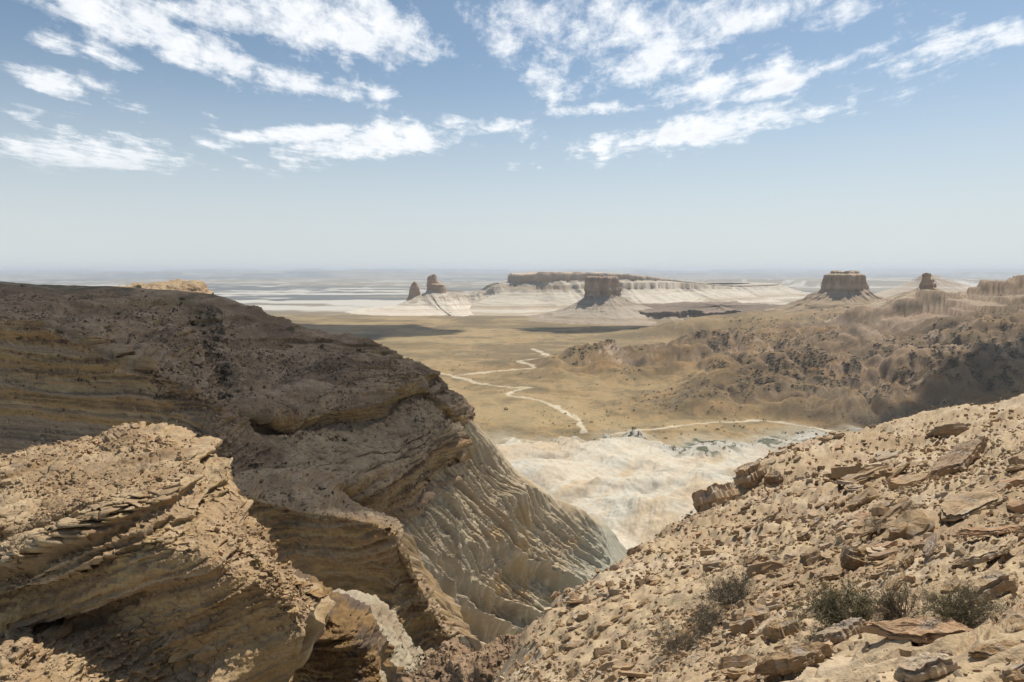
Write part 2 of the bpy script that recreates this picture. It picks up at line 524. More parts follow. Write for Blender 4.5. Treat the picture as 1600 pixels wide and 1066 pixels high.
# white badlands below the canyon mouth
edge = 1070 + 70 * fbm(X / 150, X * 0 + 2, X * 0 + 3, 3) - 60 * ss(X, 180, 420) + 45 * fbm(X / 40, Y / 60, X * 0 + 33, 4, .6)
bad = ss(edge - Y, -30, 45) * (1 - ss(X, 520, 640))
dome = fbm(Xw / 120, Yw / 90, X * 0 + 13, 3)
flow = ridged((X * 0.85 - Y * 0.5) / 34 + wx * 1.2, (X * 0.5 + Y * 0.85) / 150, X * 0 + 31, 5, 0.55)
Z = Z + bad * (10 + 14 * dome + 5.5 * (flow - 0.5) + 0.9 * (ridged(Xw / 14, Yw / 14, X * 0 + 11, 3) - 0.5))
Z = Z + bad * 24 * ss(1000 - Y, 0, 350)
dtr = np.full_like(X, 1e9)
cl = (Y > 850) & (Y < 2600) & (X > -500) & (X < 1200)
twx = 6 * fbm(X[cl] / 45, Y[cl] / 45, X[cl] * 0 + 2, 3); twy = 7 * fbm(X[cl] / 40 + 9, Y[cl] / 60, X[cl] * 0 + 4, 3)
for pl in TRACKS:
    dtr[cl] = np.minimum(dtr[cl], seg_dist(X[cl] + twx, Y[cl] + twy, pl))
tw_ = np.clip((Y / 1150) ** 1.5, .8, 3)
onT = .7 * (1 - ss(dtr / tw_ + 3 * fbm(X / 22, Y / 30, X * 0 + 5, 3), 2.0, 6)) * (.8 + .2 * ss(fbm(X / 30, Y / 30, X * 0 + 9, 3), -.3, .2))
Z = Z * (1 - .8 * (1 - ss(dtr, 15, 60)) * (Y > 1090)) + 1.5 * (1 - ss(dtr, 15, 60)) * (Y > 1090)
Z = Z + fbm(X / 9, Y / 9, X * 0 + 7, 3) * 0.8 * (1 - ss(Y, 1500, 2500))
# distant tablelands
farr = ss(Y, 30000, 36000) * (120 + 60 * fbm(X / 9000, X * 0 + 4, X * 0 + 2, 3) + 90 * ss(fbm(X / 5200 + 3, Y / 9000, X * 0 + 9, 3), 0.05, 0.14)) + ss(Y, 50000, 56000) * 190
mid = ss(Y, 11000, 12500) * (1 - ss(Y, 16000, 20000)) * 90 * ss(fbm(X / 3800 + 11, Y / 3000, X * 0 + 2, 3), 0.12, 0.2) * ss(X / Y, 0.02, 0.2)
Z = Z + farr + mid
G = np.stack([X, Y, Z], -1)
N = normals(G); N *= np.sign(N[..., 2:3])
nz = N[..., 2]
# colours
c_n = fbm(X / 500, Y / 500, X * 0 + 21, 5); c_s = fbm(X / 60, Y / 60, X * 0 + 22, 4)
col = lerp([0.185, 0.13, 0.062], [0.275, 0.192, 0.095], ss(c_n, -0.35, 0.4))
col = lerp(col, [0.15, 0.115, 0.06], ss(c_s, 0.0, 0.5) * 0.6)
col = lerp(col, [0.13, 0.105, 0.058], ss(fbm(X / 26, Y / 34, X * 0 + 26, 4, .65), 0.0, 0.5) * .6)
c_t = fbm(Xw / 190, Yw / 170, X * 0 + 24, 5, .6)
col = lerp(col, [0.125, 0.095, 0.052], ss(c_t, 0.1, 0.42) * 0.65)
col = lerp(col, [0.32, 0.245, 0.13], ss(-c_t, 0.15, 0.5) * 0.5)
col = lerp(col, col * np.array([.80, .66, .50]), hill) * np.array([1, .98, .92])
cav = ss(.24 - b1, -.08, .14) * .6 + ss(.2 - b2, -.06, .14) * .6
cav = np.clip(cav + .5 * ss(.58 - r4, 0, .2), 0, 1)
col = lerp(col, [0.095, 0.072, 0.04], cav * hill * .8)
col = lerp(col, [0.34, 0.26, 0.16], ss(r4, .72, .9) * hill * .5)
col = lerp(col, [0.12, 0.085, 0.045], ss(fbm(X / 320 + 3, Y / 420, X * 0 + 45, 4), .0, .3) * hill * .55)
pink = ss(fbm(X / 380, Y / 380, X * 0 + 41, 4), 0.05, 0.3) * hill
col = lerp(col, [0.36, 0.27, 0.19], pink * ss(Z, 60, 130) * 0.7)
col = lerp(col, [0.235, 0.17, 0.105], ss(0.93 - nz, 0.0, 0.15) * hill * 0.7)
col = lerp(col, [0.40, 0.29, 0.20], ss(fbm(X / 130, Y / 130, X * 0 + 44, 4), .12, .4) * ss(0.9 - nz, 0.0, 0.15) * hill * .6)
strip = bed(Z + 3 * f1, 4, 0.12)
col = lerp(col, col * np.array([0.74, 0.68, 0.62]), ss(strip, 0.4, 0.7) * hill * 0.7)
scrub = ss(fbm(Xw / 150, Yw / 150, X * 0 + 51, 4) + .5 * (b1 - .45), 0.06, 0.2) * hill * ss(fbm(X / 11, Y / 14, X * 0 + 52, 3, 0.7), -0.05, 0.25) * (1 - ss(Z, 110, 170))
col = lerp(col, [0.055, 0.048, 0.03], scrub * 0.5)
wb = lerp(WHITE, [0.42, 0.32, 0.20], ss(fbm((X * 0.85 - Y * 0.5) / 60, (X * 0.5 + Y * 0.85) / 150, X * 0 + 61, 4), 0.08, 0.45) * 0.8)
wb = lerp(wb, [0.42, 0.39, 0.32], ss(fbm(X / 60, Y / 45, X * 0 + 66, 4), 0.15, 0.5) * 0.6)
wb = lerp(wb, [0.45, 0.37, 0.27], ss(fbm((X * 0.85 - Y * 0.5) / 7, (X * 0.5 + Y * 0.85) / 80, X * 0 + 67, 4), 0.05, 0.4) * 0.7)
wb = lerp(wb, [0.25, 0.22, 0.17], ss(ridged(Xw / 48, Yw / 90, X * 0 + 68, 3), .84, .94) * .6)
col = lerp(col, [0.34, 0.29, 0.2], ss(edge - Y, -75, -5) * .7 * (1 - ss(X, 520, 640)))
col = lerp(col, wb, ss(bad + .35 * fbm(X / 14, Y / 20, X * 0 + 34, 3), 0.35, 0.7))
wadi = ss(bad, .05, .3) * ss(Y + 60 * fbm(X / 60, Y / 60, X * 0 + 73, 3) + 40 * ss(X, 200, 350), 960, 1010) * ss(X, 20, 150)
col = lerp(col, [0.34, 0.32, 0.27], wadi * 0.7)
col = lerp(col, [0.07, 0.075, 0.04], wadi * ss(fbm(X / 16, Y / 24, X * 0 + 71, 3), 0.15, 0.3) * 0.9)
col = lerp(col, [0.56, 0.48, 0.35], onT)
# salt flats far out, and dark bands with cloud shade put into their colour
lf = X / Y
sx_ = X / 1500 + 3; sy_ = Y / 650
flat = fbm(sx_, sy_, X * 0 + 81, 5, 0.6)
farm = ss(Y, 3700, 4700)
fcol = lerp([0.22, 0.19, 0.14], [0.12, 0.125, 0.12], ss(fbm(X / 6000, Y / 2600, X * 0 + 84, 4), -0.1, 0.25))
saltz = ss(Y, 4000, 4700) * (1 - ss(Y, 15000, 24000) * 0.6)
flat = flat * .75 + .45 * fbm(X / 330, Y / 420, X * 0 + 83, 4, .6)
salt = ss(flat + 0.26 * ss(Y, 4200, 5200) * (1 - ss(Y, 7600, 10000)) * (1 - ss(lf, 0.1, 0.3)), 0.2, 0.36) * saltz
fcol = lerp(fcol, [0.44, 0.41, 0.35], salt)
col = lerp(col, fcol, farm)
whiteskirt = ss(Y, 3400, 3900) * (1 - ss(Y, 4500, 5400)) * ss(lf + .07 * fbm(X / 300, Y / 300, X * 0 + 92, 3), -0.3, -0.1) * (1 - ss(lf, 0.22, 0.4)) * ss(fbm(X / 500, Y / 160, X * 0 + 91, 4) + (Y - 3950) / 400, -0.1, 0.35)
col = lerp(col, [0.50, 0.44, 0.34], whiteskirt)
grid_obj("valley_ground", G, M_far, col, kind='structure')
valG, val_scrub, val_wadi = G, scrub, (wadi + .25 * ss(Y, 1000, 1100) * (1 - ss(Y, 1250, 1400)) * (X > 60) * (X < 400)) * ss(fbm(X / 12, Y / 24, X * 0 + 71, 3), 0.0, 0.3)


# ------------------------------------------------------------------ buttes and mesas
def empty(name, loc, label=None, cat=None, group=None):
    o = bpy.data.objects.new(name, None)
    scene.collection.objects.link(o)
    o.location = loc
    if label: o['label'] = label
    if cat: o['category'] = cat
    if group: o['group'] = group
    return o


def tag(o, label, cat, group=None):
    o['label'] = label; o['category'] = cat
    if group: o['group'] = group
    return o


def loft(name, outline, prof, label, cat, n=500, m=90, split=None, colf=None, seed=1, gully=18, capn=9, kind=None, topf=None, caplabel=None, cap='cap_rock', gsize=70, mat=None, names=('cap_rock', 'scree_skirt')):
    """closed outline (x,y) grown outwards through the profile rows (offset, height); cliffs are fluted, skirts gullied"""
    O = np.array(outline, float)
    # dense smooth closed outline
    Oc = np.concatenate([O[-2:], O, O[:3]])
    k = len(O)
    seglen = np.hypot(*(np.roll(O, -1, 0) - O).T)
    cn = counts(seglen, n, 2)
    ts = np.concatenate([i + np.arange(c) / c for i, c in enumerate(cn)]) + 2
    i = np.floor(ts).astype(int); f = (ts - i)[:, None]
    p0, p1, p2, p3 = Oc[i - 1], Oc[i], Oc[i + 1], Oc[i + 2]
    C = 0.5 * ((2 * p1) + (-p0 + p2) * f + (2 * p0 - 5 * p1 + 4 * p2 - p3) * f**2 + (-p0 + 3 * p1 - 3 * p2 + p3) * f**3)
    tg = np.roll(C, -1, 0) - np.roll(C, 1, 0)
    nn = np.stack([tg[:, 1], -tg[:, 0]], 1)
    nn /= np.linalg.norm(nn, axis=1, keepdims=True) + 1e-9
    area = 0.5 * np.sum(C[:, 0] * np.roll(C[:, 1], -1) - np.roll(C[:, 0], -1) * C[:, 1])
    if area < 0: nn = -nn
    for _ in range(max(4, n // 60)):
        nn = (np.roll(nn, 1, 0) + nn * 2 + np.roll(nn, -1, 0)) / 4
    nn /= np.linalg.norm(nn, axis=1, keepdims=True) + 1e-9
    pr = np.array(prof, float)
    ln = np.hypot(np.diff(pr[:, 0]), np.diff(pr[:, 1])); ln = np.clip(ln, 0, np.median(ln) * 3)
    tv = knots(counts(ln, m, 3))
    off = np.interp(tv, np.arange(len(pr)), pr[:, 0]); zz = np.interp(tv, np.arange(len(pr)), pr[:, 1])
    off = off[:, None] + 0 * ts[None]; zz = zz[:, None] + 0 * ts[None]
    sp = split if split is not None else 3
    cx_, cy_ = C.mean(0)
    bx = C[:, 0][None] + nn[:, 0][None] * np.clip(off, 0, None); by = C[:, 1][None] + nn[:, 1][None] * np.clip(off, 0, None)
    cliff = ss(tv, 0.9, 1.1)[:, None] * (1 - ss(tv, sp + .2, sp + .9)[:, None])
    skirt = ss(tv, sp, sp + 1)[:, None] * (1 - ss(tv, len(pr) - 1.6, len(pr) - 1)[:, None])
    crack = ridged(bx / (gsize * .45), by / (gsize * .45), zz / (gsize * 3) + seed, 4, 0.55) - 0.6
    bedz = bed(zz, seed, 0.12)
    off = off + cliff * (capn * .8 * crack + capn * 0.6 * (bedz - 0.5))
    # gullies: converge downslope
    gl = ridged(C[:, 0][None] / gsize + off * 0.0006, C[:, 1][None] / gsize, off / (gsize * 6) + seed * 3, 5, 0.58) - 0.62
    off = off + skirt * gully * gl * 1.6
    zz = zz + skirt * (fbm(bx / 30, by / 30, zz / 30 + seed, 3) * gully * 0.08)
    big = fbm(C[:, 0] / (gsize * 3), C[:, 1] / (gsize * 3), C[:, 0] * 0 + seed, 2)
    off = off * np.where(off > 0, 1 + 0.3 * big[None] * skirt, 1)
    zz = zz + (1 - ss(tv, 1.3, 2.2))[:, None] * capn * .28 * fbm(bx / (gsize * .5), by / (gsize * .5), zz * 0 + seed, 4, .6)
    off = off + (1 - ss(tv, sp + .3, sp + 1.0))[:, None] * ss(tv, .7, 1.0)[:, None] * capn * .8 * fbm(bx / (gsize * .6), by / (gsize * .6), zz / 160 + seed, 3)
    if topf is not None:
        zz = topf(C[:, 0][None] + 0 * off, C[:, 1][None] + 0 * off, zz, tv[:, None] + 0 * off)
    inward = np.clip(-off, 0, None)
    fr_ = np.clip(inward / (np.hypot(C[:, 0] - cx_, C[:, 1] - cy_)[None] + 1e-6), 0, 1)
    gx = C[:, 0][None] + nn[:, 0][None] * np.clip(off, 0, None); gy = C[:, 1][None] + nn[:, 1][None] * np.clip(off, 0, None)
    gx = gx + (cx_ - gx) * fr_; gy = gy + (cy_ - gy) * fr_
    Gm = np.stack([gx, gy, zz], -1)
    if area < 0: Gm = Gm[:, ::-1]
    col = colf(Gm, tv[:, None] + 0 * gx)
    idx_split = int(np.searchsorted(tv, sp)) + 1
    org = np.array([cx_, cy_, 0.0])
    root = empty(name, org, label, cat)
    mt = mat or M_butte
    for nm, sl in ((names[0], slice(0, idx_split)), (names[1], slice(idx_split - 1, None))):
        g = Gm[sl]; c = col[sl]
        if len(g) < 2: continue
        fc = grid_faces(g.shape[0], g.shape[1], True)[:, ::-1]
        add_mesh(nm, (g - org).reshape(-1, 3), fc, mt, c.reshape(-1, 3), parent=root)
    return root


def rockcol(cap, skirt_hi, skirt_lo, sp, stripe=0.35, zs=0.1, seed=2, dark=None):
    def f(Gm, tv):
        x, y, z = Gm[..., 0], Gm[..., 1], Gm[..., 2]
        c = lerp(skirt_hi, skirt_lo, ss(tv, sp + .5, sp + 2.5))
        st = bed(z + fbm(x / 90, y / 90, z * 0 + seed, 2) * 2, seed, zs)
        c = lerp(c, c * np.array([0.72, 0.64, 0.55]), ss(st, .4, .75) * stripe)
        tint = ss(fbm(x / 45, y / 45, z / 60 + seed, 4), 0.1, 0.45)
        c = lerp(c, np.array([0.26, 0.19, 0.135]), tint * 0.55 * (1 - ss(tv, sp + 1, sp + 2.6)))
        cc = lerp(cap, np.asarray(cap) * 0.66, ss(bed(z, seed + 1, 0.09), .3, .7) * .6)
        cc = lerp(cc, np.asarray(cap) * 1.35, ss(fbm(x / 18, y / 18, z / 90 + 5, 3), 0.1, 0.5) * 0.5)
        return lerp(cc, c, ss(tv, sp - 0.1, sp + 0.25))
    return f


def Q(px, D): return ((px - 800) / F * D / 0.9995, D)


CAPC = [0.27, 0.165, 0.10]
# long mesa
outl = [Q(801, 4640), Q(850, 4560), Q(905, 4700), Q(960, 4780), Q(1010, 4900), Q(1060, 5500), Q(1130, 6100), Q(1210, 6900), Q(1180, 7800), (1200, 8000), (300, 7600), (20, 6400), (-10, 5200)]
def mesatop(x, y, z, tv):
    drop = ss(x, 450, 2200)
    top = 240 - 120 * drop + 10 * ss(x, 120, 180)
    k = (z > 150)
    return np.where(z > 150, top - (243 - z) * (1 - 0.75 * ss(x, 150, 1500)), z * (1 - 0.3 * drop))
_mc = rockcol([0.42, 0.325, 0.235], [0.44, 0.385, 0.30], [0.50, 0.44, 0.345], 3, .9, .16, 3)
def mesacol(Gm, tv):
    c = _mc(Gm, tv)
    return lerp(c, [0.40, 0.34, 0.26], ss(Gm[..., 0], 500, 1500) * (1 - ss(tv, 3, 3.4)) * .8)
loft("table_mountain", outl, [(-400, 243), (-6, 243), (0, 238), (6, 190), (34, 176), (120, 118), (240, 66), (380, 24), (520, 2), (600, -8)],
     "long flat topped table mountain with white gullied slopes behind the square butte", "mesa", n=900, m=100, split=3,
     colf=mesacol, seed=2, gully=42, gsize=95, capn=14, topf=mesatop)
# pale ridge running left from the mesa to the two fangs
outl = [Q(648, 4440), Q(675, 4480), Q(720, 4540), Q(760, 4570), Q(800, 4640), Q(804, 4760), Q(760, 4680), Q(700, 4600), Q(655, 4530)]
def ridgetop(x, y, z, tv):
    p = 800 + x / y * F
    crest = np.interp(p, [640, 650, 675, 700, 730, 757, 768, 780, 792, 806], [80, 95, 140, 128, 118, 132, 165, 182, 165, 172])
    return np.where(z > 0, z / 180 * crest, z)
loft("badland_ridge", outl, [(-30, 180), (-4, 180), (0, 177), (10, 168), (60, 128), (150, 76), (280, 30), (430, 3), (520, -8)],
     "pale gullied ridge between the two rock fangs and the long mesa", "ridge", n=600, m=64, split=3,
     colf=rockcol([0.45, 0.38, 0.29], [0.47, 0.41, 0.32], [0.57, 0.50, 0.40], 3, .7, .16, 6), seed=5, gully=34, gsize=80, capn=6, topf=ridgetop, names=('crest_rock', 'scree_skirt'))
def fang(cx, D, w, prof_px, label, sd, lean):
    """upright rock fang: prof_px = outline (y, left x, right x) from the top down"""
    rows = []
    th = np.linspace(0, 2 * np.pi, 90, endpoint=False)
    pp = np.array(prof_px, float)
    yy = np.linspace(pp[0, 0], pp[-1, 0], 60)
    L_ = np.interp(yy, pp[:, 0], pp[:, 1]); R_ = np.interp(yy, pp[:, 0], pp[:, 2])
    g = []
    for y_, l, r in zip(yy, L_, R_):
        a = P((l + r) / 2, y_, D); hw = (r - l) / 2 / F * D
        dx = np.cos(th) * hw; dy = np.sin(th) * max(hw * 0.8, 14)
        g.append(np.stack([a[0] + dx, a[1] + dy, a[2] + 0 * dx], 1))
    g = np.array(g)
    nr = np.stack([np.cos(th), np.sin(th)], 1)[None]
    d = (ridged(g[..., 0] / 22, g[..., 1] / 22, g[..., 2] / 110 + sd, 4) - 0.6) * 8 + (bed(g[..., 2], sd, 0.15) - .5) * 3
    g[..., :2] += nr * d[..., None]
    org = P(cx, pp[-1, 0], D)
    z = g[..., 2]
    c = lerp([0.40, 0.275, 0.18], [0.29, 0.195, 0.13], ss(bed(z, sd, .12), .3, .7) * .7)
    c = lerp(c, [0.36, 0.25, 0.16], ss(fbm(g[..., 0] / 15, g[..., 1] / 15, z / 60, 3), .1, .5) * .5)
    f = grid_faces(len(g), len(th), True)[:, ::-1]
    o = add_mesh("rock_fang", g.reshape(-1, 3) - org, f[:, ::-1], M_butte, c.reshape(-1, 3))
    o.location = org
    tag(o, label, "rock pinnacle")
fang(648, 4480, 0, [(440, 647, 649), (444, 644, 652), (450, 641, 655), (458, 639, 657), (466, 636, 658), (478, 633, 662)], "smaller leftmost of two rock fangs, pointed, at the left end of the pale ridge", 3, 0)
fang(676, 4520, 0, [(429, 675, 680), (431, 671, 681), (434, 668, 682), (438, 668, 684), (442, 668, 687), (445, 667, 694), (452, 667, 697), (462, 664, 700), (474, 660, 704)], "taller notched rock fang right of the pointed one, on the pale ridge", 4, 0)
# square butte in front of the mesa
outl = [Q(920, 3700), Q(940, 3678), Q(957, 3695), (582, 3760), (575, 3840), (510, 3870), (435, 3840), (414, 3770)]
loft("square_butte", outl, [(-70, 228), (-5, 227), (0, 222), (7, 160), (12, 128), (30, 112), (80, 86), (150, 58), (225, 36), (310, 16), (400, 3), (470, -8)],
     "square brown butte with a broad scree skirt standing before the long mesa", "butte", n=520, m=96, split=4,
     colf=rockcol([0.40, 0.285, 0.195], [0.31, 0.25, 0.185], [0.35, 0.285, 0.21], 4, .6, .1, 8), seed=9, gully=24, gsize=45, capn=17)
# bench of dark cliffs under it
outl = [Q(985, 3640), Q(1010, 3520), Q(1045, 3430), Q(1085, 3500), Q(1120, 3350), Q(1165, 3300), Q(1200, 3200), Q(1245, 3150), (1700, 3500), (1500, 4100), (1000, 4300), (640, 4150), (600, 3850)]
def benchz(x, y, z, tv):
    return np.where(z > 2, z * (0.92 + 0.16 * fbm(x / 160, y / 160, x * 0 + 4, 3)) + 16 * ss(x, 750, 1300) * (z > 30), z)
loft("bench_cliff", outl, [(-500, 60), (-6, 58), (0, 55), (5, 34), (24, 26), (60, 14), (100, 6), (150, 1), (190, -6)],
     "low bench of brown cliffs running right from the foot of the square butte", "cliff", n=1000, m=56, split=3,
     colf=rockcol([0.22, 0.16, 0.11], [0.33, 0.26, 0.17], [0.26, 0.20, 0.12], 3, .5, .2, 12), seed=13, gully=30, gsize=48, capn=16, topf=benchz)
# butte with a square cap on the right
outl = [Q(1294, 2860), Q(1307, 2805), Q(1330, 2795), Q(1345, 2815), (1490, 2900), (1465, 2980), (1400, 3000), (1340, 2950)]
loft("capped_butte", outl, [(-60, 259), (-26, 258), (-20, 250), (0, 243), (4, 208), (10, 186), (34, 166), (84, 138), (150, 112), (240, 84), (330, 50), (430, 10), (520, -20)],
     "broad square capped butte right of the long mesa with pale scree below", "butte", n=460, m=96, split=5,
     colf=rockcol([0.43, 0.315, 0.205], [0.36, 0.275, 0.19], [0.33, 0.255, 0.165], 5, .6, .12, 15), seed=17, gully=34, gsize=42, capn=15)
# small tower
outl = [Q(1437, 2040), Q(1446, 2020), Q(1455, 2035), Q(1456, 2062), Q(1446, 2075), Q(1438, 2062)]
loft("rock_tower", outl, [(-14, 252), (-5, 254), (-1, 250), (0, 238), (2, 222), (4, 212), (20, 202), (60, 184), (110, 160), (170, 128), (260, 80), (330, 40)],
     "small blocky rock tower on the skyline ridge near the right edge", "rock pinnacle", n=260, m=90, split=5,
     colf=rockcol([0.42, 0.30, 0.195], [0.40, 0.31, 0.21], [0.36, 0.28, 0.19], 5, .3, .2, 19), seed=23, gully=16, gsize=22, capn=6, topf=lambda x, y, z, tv: z - 16 * ss(x, 1233, 1240) * ss(z, 225, 240))
# banded cone behind it
outl = [Q(1432, 5450), Q(1450, 5400), Q(1466, 5450), Q(1464, 5560), Q(1440, 5560)]
loft("striped_cone_hill", outl, [(-60, 226), (-10, 222), (0, 216), (60, 180), (130, 146), (210, 112), (300, 86), (420, 50), (600, 10)],
     "pale cone shaped hill with brown stripes behind the small rock tower", "hill", n=400, m=70, split=2,
     colf=rockcol([0.34, 0.26, 0.2], [0.46, 0.40, 0.34], [0.52, 0.46, 0.38], 2, .9, .05, 21), seed=29, gully=16, gsize=60, capn=4, names=('summit', 'banded_slope'))


# ------------------------------------------------------------------ rock sheets of the canyon
def dress(G, amp, beds=(1.0, 1.0, 0.6), seed=1, fmin=.35, micro=1.0, dip=(0, 0), nb=3, fine=None, rough=1.0, zs=None, keep=None):
    """break a smooth surface into rock: big lumps, ragged mid relief, projecting beds"""
    Lc, A = amp
    N = normals(G); N = N * face_cam(N, G)
    Ns = smooth_n(N, 8)
    x, y, z = G[..., 0], G[..., 1], G[..., 2]
    K = 1.0 if keep is None else keep
    zq = z + dip[0] * x + dip[1] * y
    fl = 1 - (1 - fmin) * ss(np.abs(Ns[..., 2]), .45, .9)
    d = A * fbm(x / Lc, y / Lc, zq / Lc + seed, 3) * 0.8
    d = d + fl * A * 0.26 * (ridged(x / (Lc * .34), y / (Lc * .34), zq / (Lc * .22) + seed * 2, 4, 0.55) - 0.6)
    pl = fbm(x / (Lc * .2), y / (Lc * .2), zq / (Lc * .09) + seed * 3, 3, .55) * 2.2
    pf = pl - np.floor(pl)
    d = d + fl * A * 0.11 * rough * (np.floor(pl) + ss(pf, .25, .75))
    d = d + A * 0.035 * micro * fbm(x / (Lc * .04), y / (Lc * .04), zq / (Lc * .03), 3, 0.7)
    G1 = G + Ns * (d * K)[..., None]
    N1 = normals(G1); N1 = N1 * face_cam(N1, G1)
    N1 = smooth_n(N1, 4)
    zb = z + dip[0] * x + dip[1] * y + beds[2] * fbm(x / (Lc * 1.2), y / (Lc * 1.2), z / Lc, 3)
    b = bed(zb, seed, beds[1])
    steep = ss(1 - np.abs(N1[..., 2]), *(zs or (0.12, 0.5)))
    lg = ss(fbm(x / (Lc * .8) + 7, y / (Lc * .8), z / Lc, 3), -0.5, 0.25)
    h = N1.copy(); h[..., 2] *= 0.25
    h /= np.linalg.norm(h, axis=-1, keepdims=True) + 1e-9
    G2 = G1 + h * (beds[0] * (b - 0.45) * (0.15 + 0.85 * steep) * (0.35 + 0.65 * lg) * K)[..., None]
    if fine:
        zf = z + dip[0] * x + dip[1] * y + .25 * beds[2] * fbm(x / (Lc * .7), y / (Lc * .7), z / Lc, 3)
        bf = bed(zf + 31, seed + 2, fine[1])
        G2 = G2 + h * (fine[0] * (bf - .5) * (.3 + .7 * ss(fbm(x / (Lc * .4), y / (Lc * .4), z / (Lc * .2) + 5, 3), -.4, .2)) * K)[..., None]
    N2 = normals(G2); N2 = N2 * face_cam(N2, G2)
    return G2, N2, b, steep, zb


# --- upper cliff on the left
T_ = [(-80, 432, 300), (0, 440, 290), (110, 446, 300), (230, 452, 310), (330, 461, 310), (420, 490, 300), (500, 514, 285), (590, 525, 270), (650, 559, 262), (690, 581, 258), (712, 612, 258), (734, 640, 262)]
T0 = [(-80, 520, 700), (0, 520, 700), (110, 520, 700), (230, 530, 680), (330, 560, 560), (420, 620, 420), (500, 640, 390), (590, 660, 370), (650, 680, 350), (690, 700, 330), (725, 720, 310), (745, 730, 290)]
M1 = [(-80, 450, 255), (0, 455, 252), (110, 462, 260), (215, 474, 268), (310, 490, 272), (385, 515, 270), (470, 535, 262), (560, 545, 255), (630, 565, 252), (672, 584, 252), (704, 615, 254), (731, 648, 259)]
M2 = [(-80, 480, 222), (0, 484, 218), (100, 497, 215), (200, 515, 215), (290, 545, 218), (370, 575, 222), (450, 592, 226), (540, 590, 232), (612, 588, 240), (660, 590, 246), (700, 618, 250), (729, 654, 257)]
L1 = [(-80, 496, 200), (0, 500, 195), (72, 508, 190), (175, 555, 178), (255, 596, 168), (345, 625, 172), (445, 655, 186), (522, 642, 206), (590, 630, 222), (640, 600, 238), (694, 630, 245), (725, 662, 254)]
L1b = [(-80, 520, 204), (0, 525, 199), (62, 538, 195), (165, 575, 184), (258, 618, 172), (345, 650, 171), (445, 676, 190), (522, 662, 211), (590, 655, 227), (645, 620, 241), (690, 645, 246), (722, 670, 254)]
S2 = [(-80, 610, 199), (0, 612, 195), (70, 614, 190), (170, 625, 182), (262, 655, 172), (345, 690, 162), (445, 708, 176), (530, 705, 190), (600, 690, 205), (650, 680, 216), (688, 672, 232), (724, 676, 250)]
L2 = [(-80, 700, 197), (0, 700, 193), (70, 700, 188), (170, 705, 180), (262, 715, 170), (345, 745, 152), (435, 752, 158), (530, 757, 172), (600, 748, 190), (650, 731, 206), (674, 706, 228), (733, 683, 248)]
L2b = [(-80, 740, 196), (0, 738, 192), (70, 735, 188), (170, 735, 180), (262, 745, 170), (345, 770, 151), (435, 772, 158), (530, 777, 175), (595, 796, 193), (652, 776, 211), (672, 747, 232), (732, 702, 251)]
E_ = [(-80, 800, 205), (0, 800, 200), (70, 800, 196), (170, 800, 190), (262, 810, 180), (345, 830, 165), (435, 830, 175), (530, 830, 200), (600, 830, 225), (655, 820, 245), (676, 790, 265), (725, 745, 280)]
G, tu, tv = sheet([T0, T_, M1, M2, L1, L1b, S2, L2, L2b, E_], 520, 370, wv=[.2, 1.1, 1.3, 1.1, 1.3, 1.0, 1.0, 1.4, .3])
gull = np.exp(-((tu - (4.1 + 0.55 * (tv - 2))) / 0.28) ** 2) * ss(tv, 1.05, 2) * (1 - ss(tv, 4.5, 6))
x, y, z = G[..., 0], G[..., 1], G[..., 2]
N = smooth_n(normals(G), 4); N *= face_cam(N, G)
G = G - N * (gull * 5)[..., None]
# plateau stays calm; alcove wall is planar with thin beds
plat = 1 - ss(tv, 1.0, 1.8)
alc = (1 - ss(tu, 3.6, 4.3)) * ss(tv, 4.6, 5.1)
keep = (1 - 0.75 * plat * (1 - ss(tu, 4, 5))) * (1 - 0.55 * alc)
G2, N2, b, steep, zb = dress(G, (26, 3.6), (6.5, 0.34, 1.6), 3, keep=keep, fmin=.6, rough=1.0, zs=(.0, .2), fine=(2.4, 1.1), micro=2.6)
x, y, z = G2[..., 0], G2[..., 1], G2[..., 2]
st = ss(1 - N2[..., 2], 0.3, 0.7)
rub = lerp([0.25, 0.17, 0.105], [0.33, 0.235, 0.15], ss(fbm(x / 9, y / 9, z / 9, 4), -.3, .4))
rub = lerp(rub, [0.15, 0.10, 0.06], ss(fbm(x / 16, y / 16, z / 16 + 5, 4), 0.1, .5) * .6)
rub = rub * (1 - .35 * ss(vn(zb * 1.9 + 4, zb * 0 + 2, zb * 0), .6, .75) * ss(fbm(x / 22, y / 22, z / 8, 3), -.2, .3))[..., None]
lay = lerp(OCHRE, GREYB * 1.15, ss(vn(zb * .55, zb * 0 + 3, zb * 0), .35, .6))
lay = lerp(lay, PALE * .9, ss(vn(zb * 1.3 + 9, zb * 0 + 5, zb * 0), .6, .75) * .6)
lay = lerp(lay, GOLD * .8, ss(vn(zb * 2.3 + 2, zb * 0 + 7, zb * 0), .6, .8) * .5)
band = np.clip(ss(tv, 4.0, 4.12) * (1 - ss(tv, 4.85, 5.05)) * ss(tu, 5.2, 5.8) + ss(tv, 6.95, 7.1) * (1 - ss(tv, 7.9, 8.1)) * ss(tu, 5.5, 6.3), 0, 1)
lay = lerp(lay, GOLD * 1.02, band * .8 * ss(vn(zb * .9 + 1, zb * 0, zb * 0), .25, .5))
col = lerp(rub, lay, np.clip(st * .75 + band * .6 + alc * 0.7, 0, 1))
col = lerp(col, GREYB * .95, alc * ss(fbm(x / 30, y / 30, z / 14 + 3, 3), 0.0, .4) * .6)
slope2 = ss(tv, 5.0, 5.4) * (1 - ss(tv, 6.6, 7.0)) * ss(tu, 5.6, 6.2)
col = lerp(col, [0.31, 0.235, 0.145], slope2 * .75)
grass = plat * (1 - ss(tu, 3.2, 5)) * ss(fbm(x / 5, y / 9, z * 0, 4, .7), -.35, .3)
col = lerp(col, [0.085, 0.085, 0.045], grass * .8)
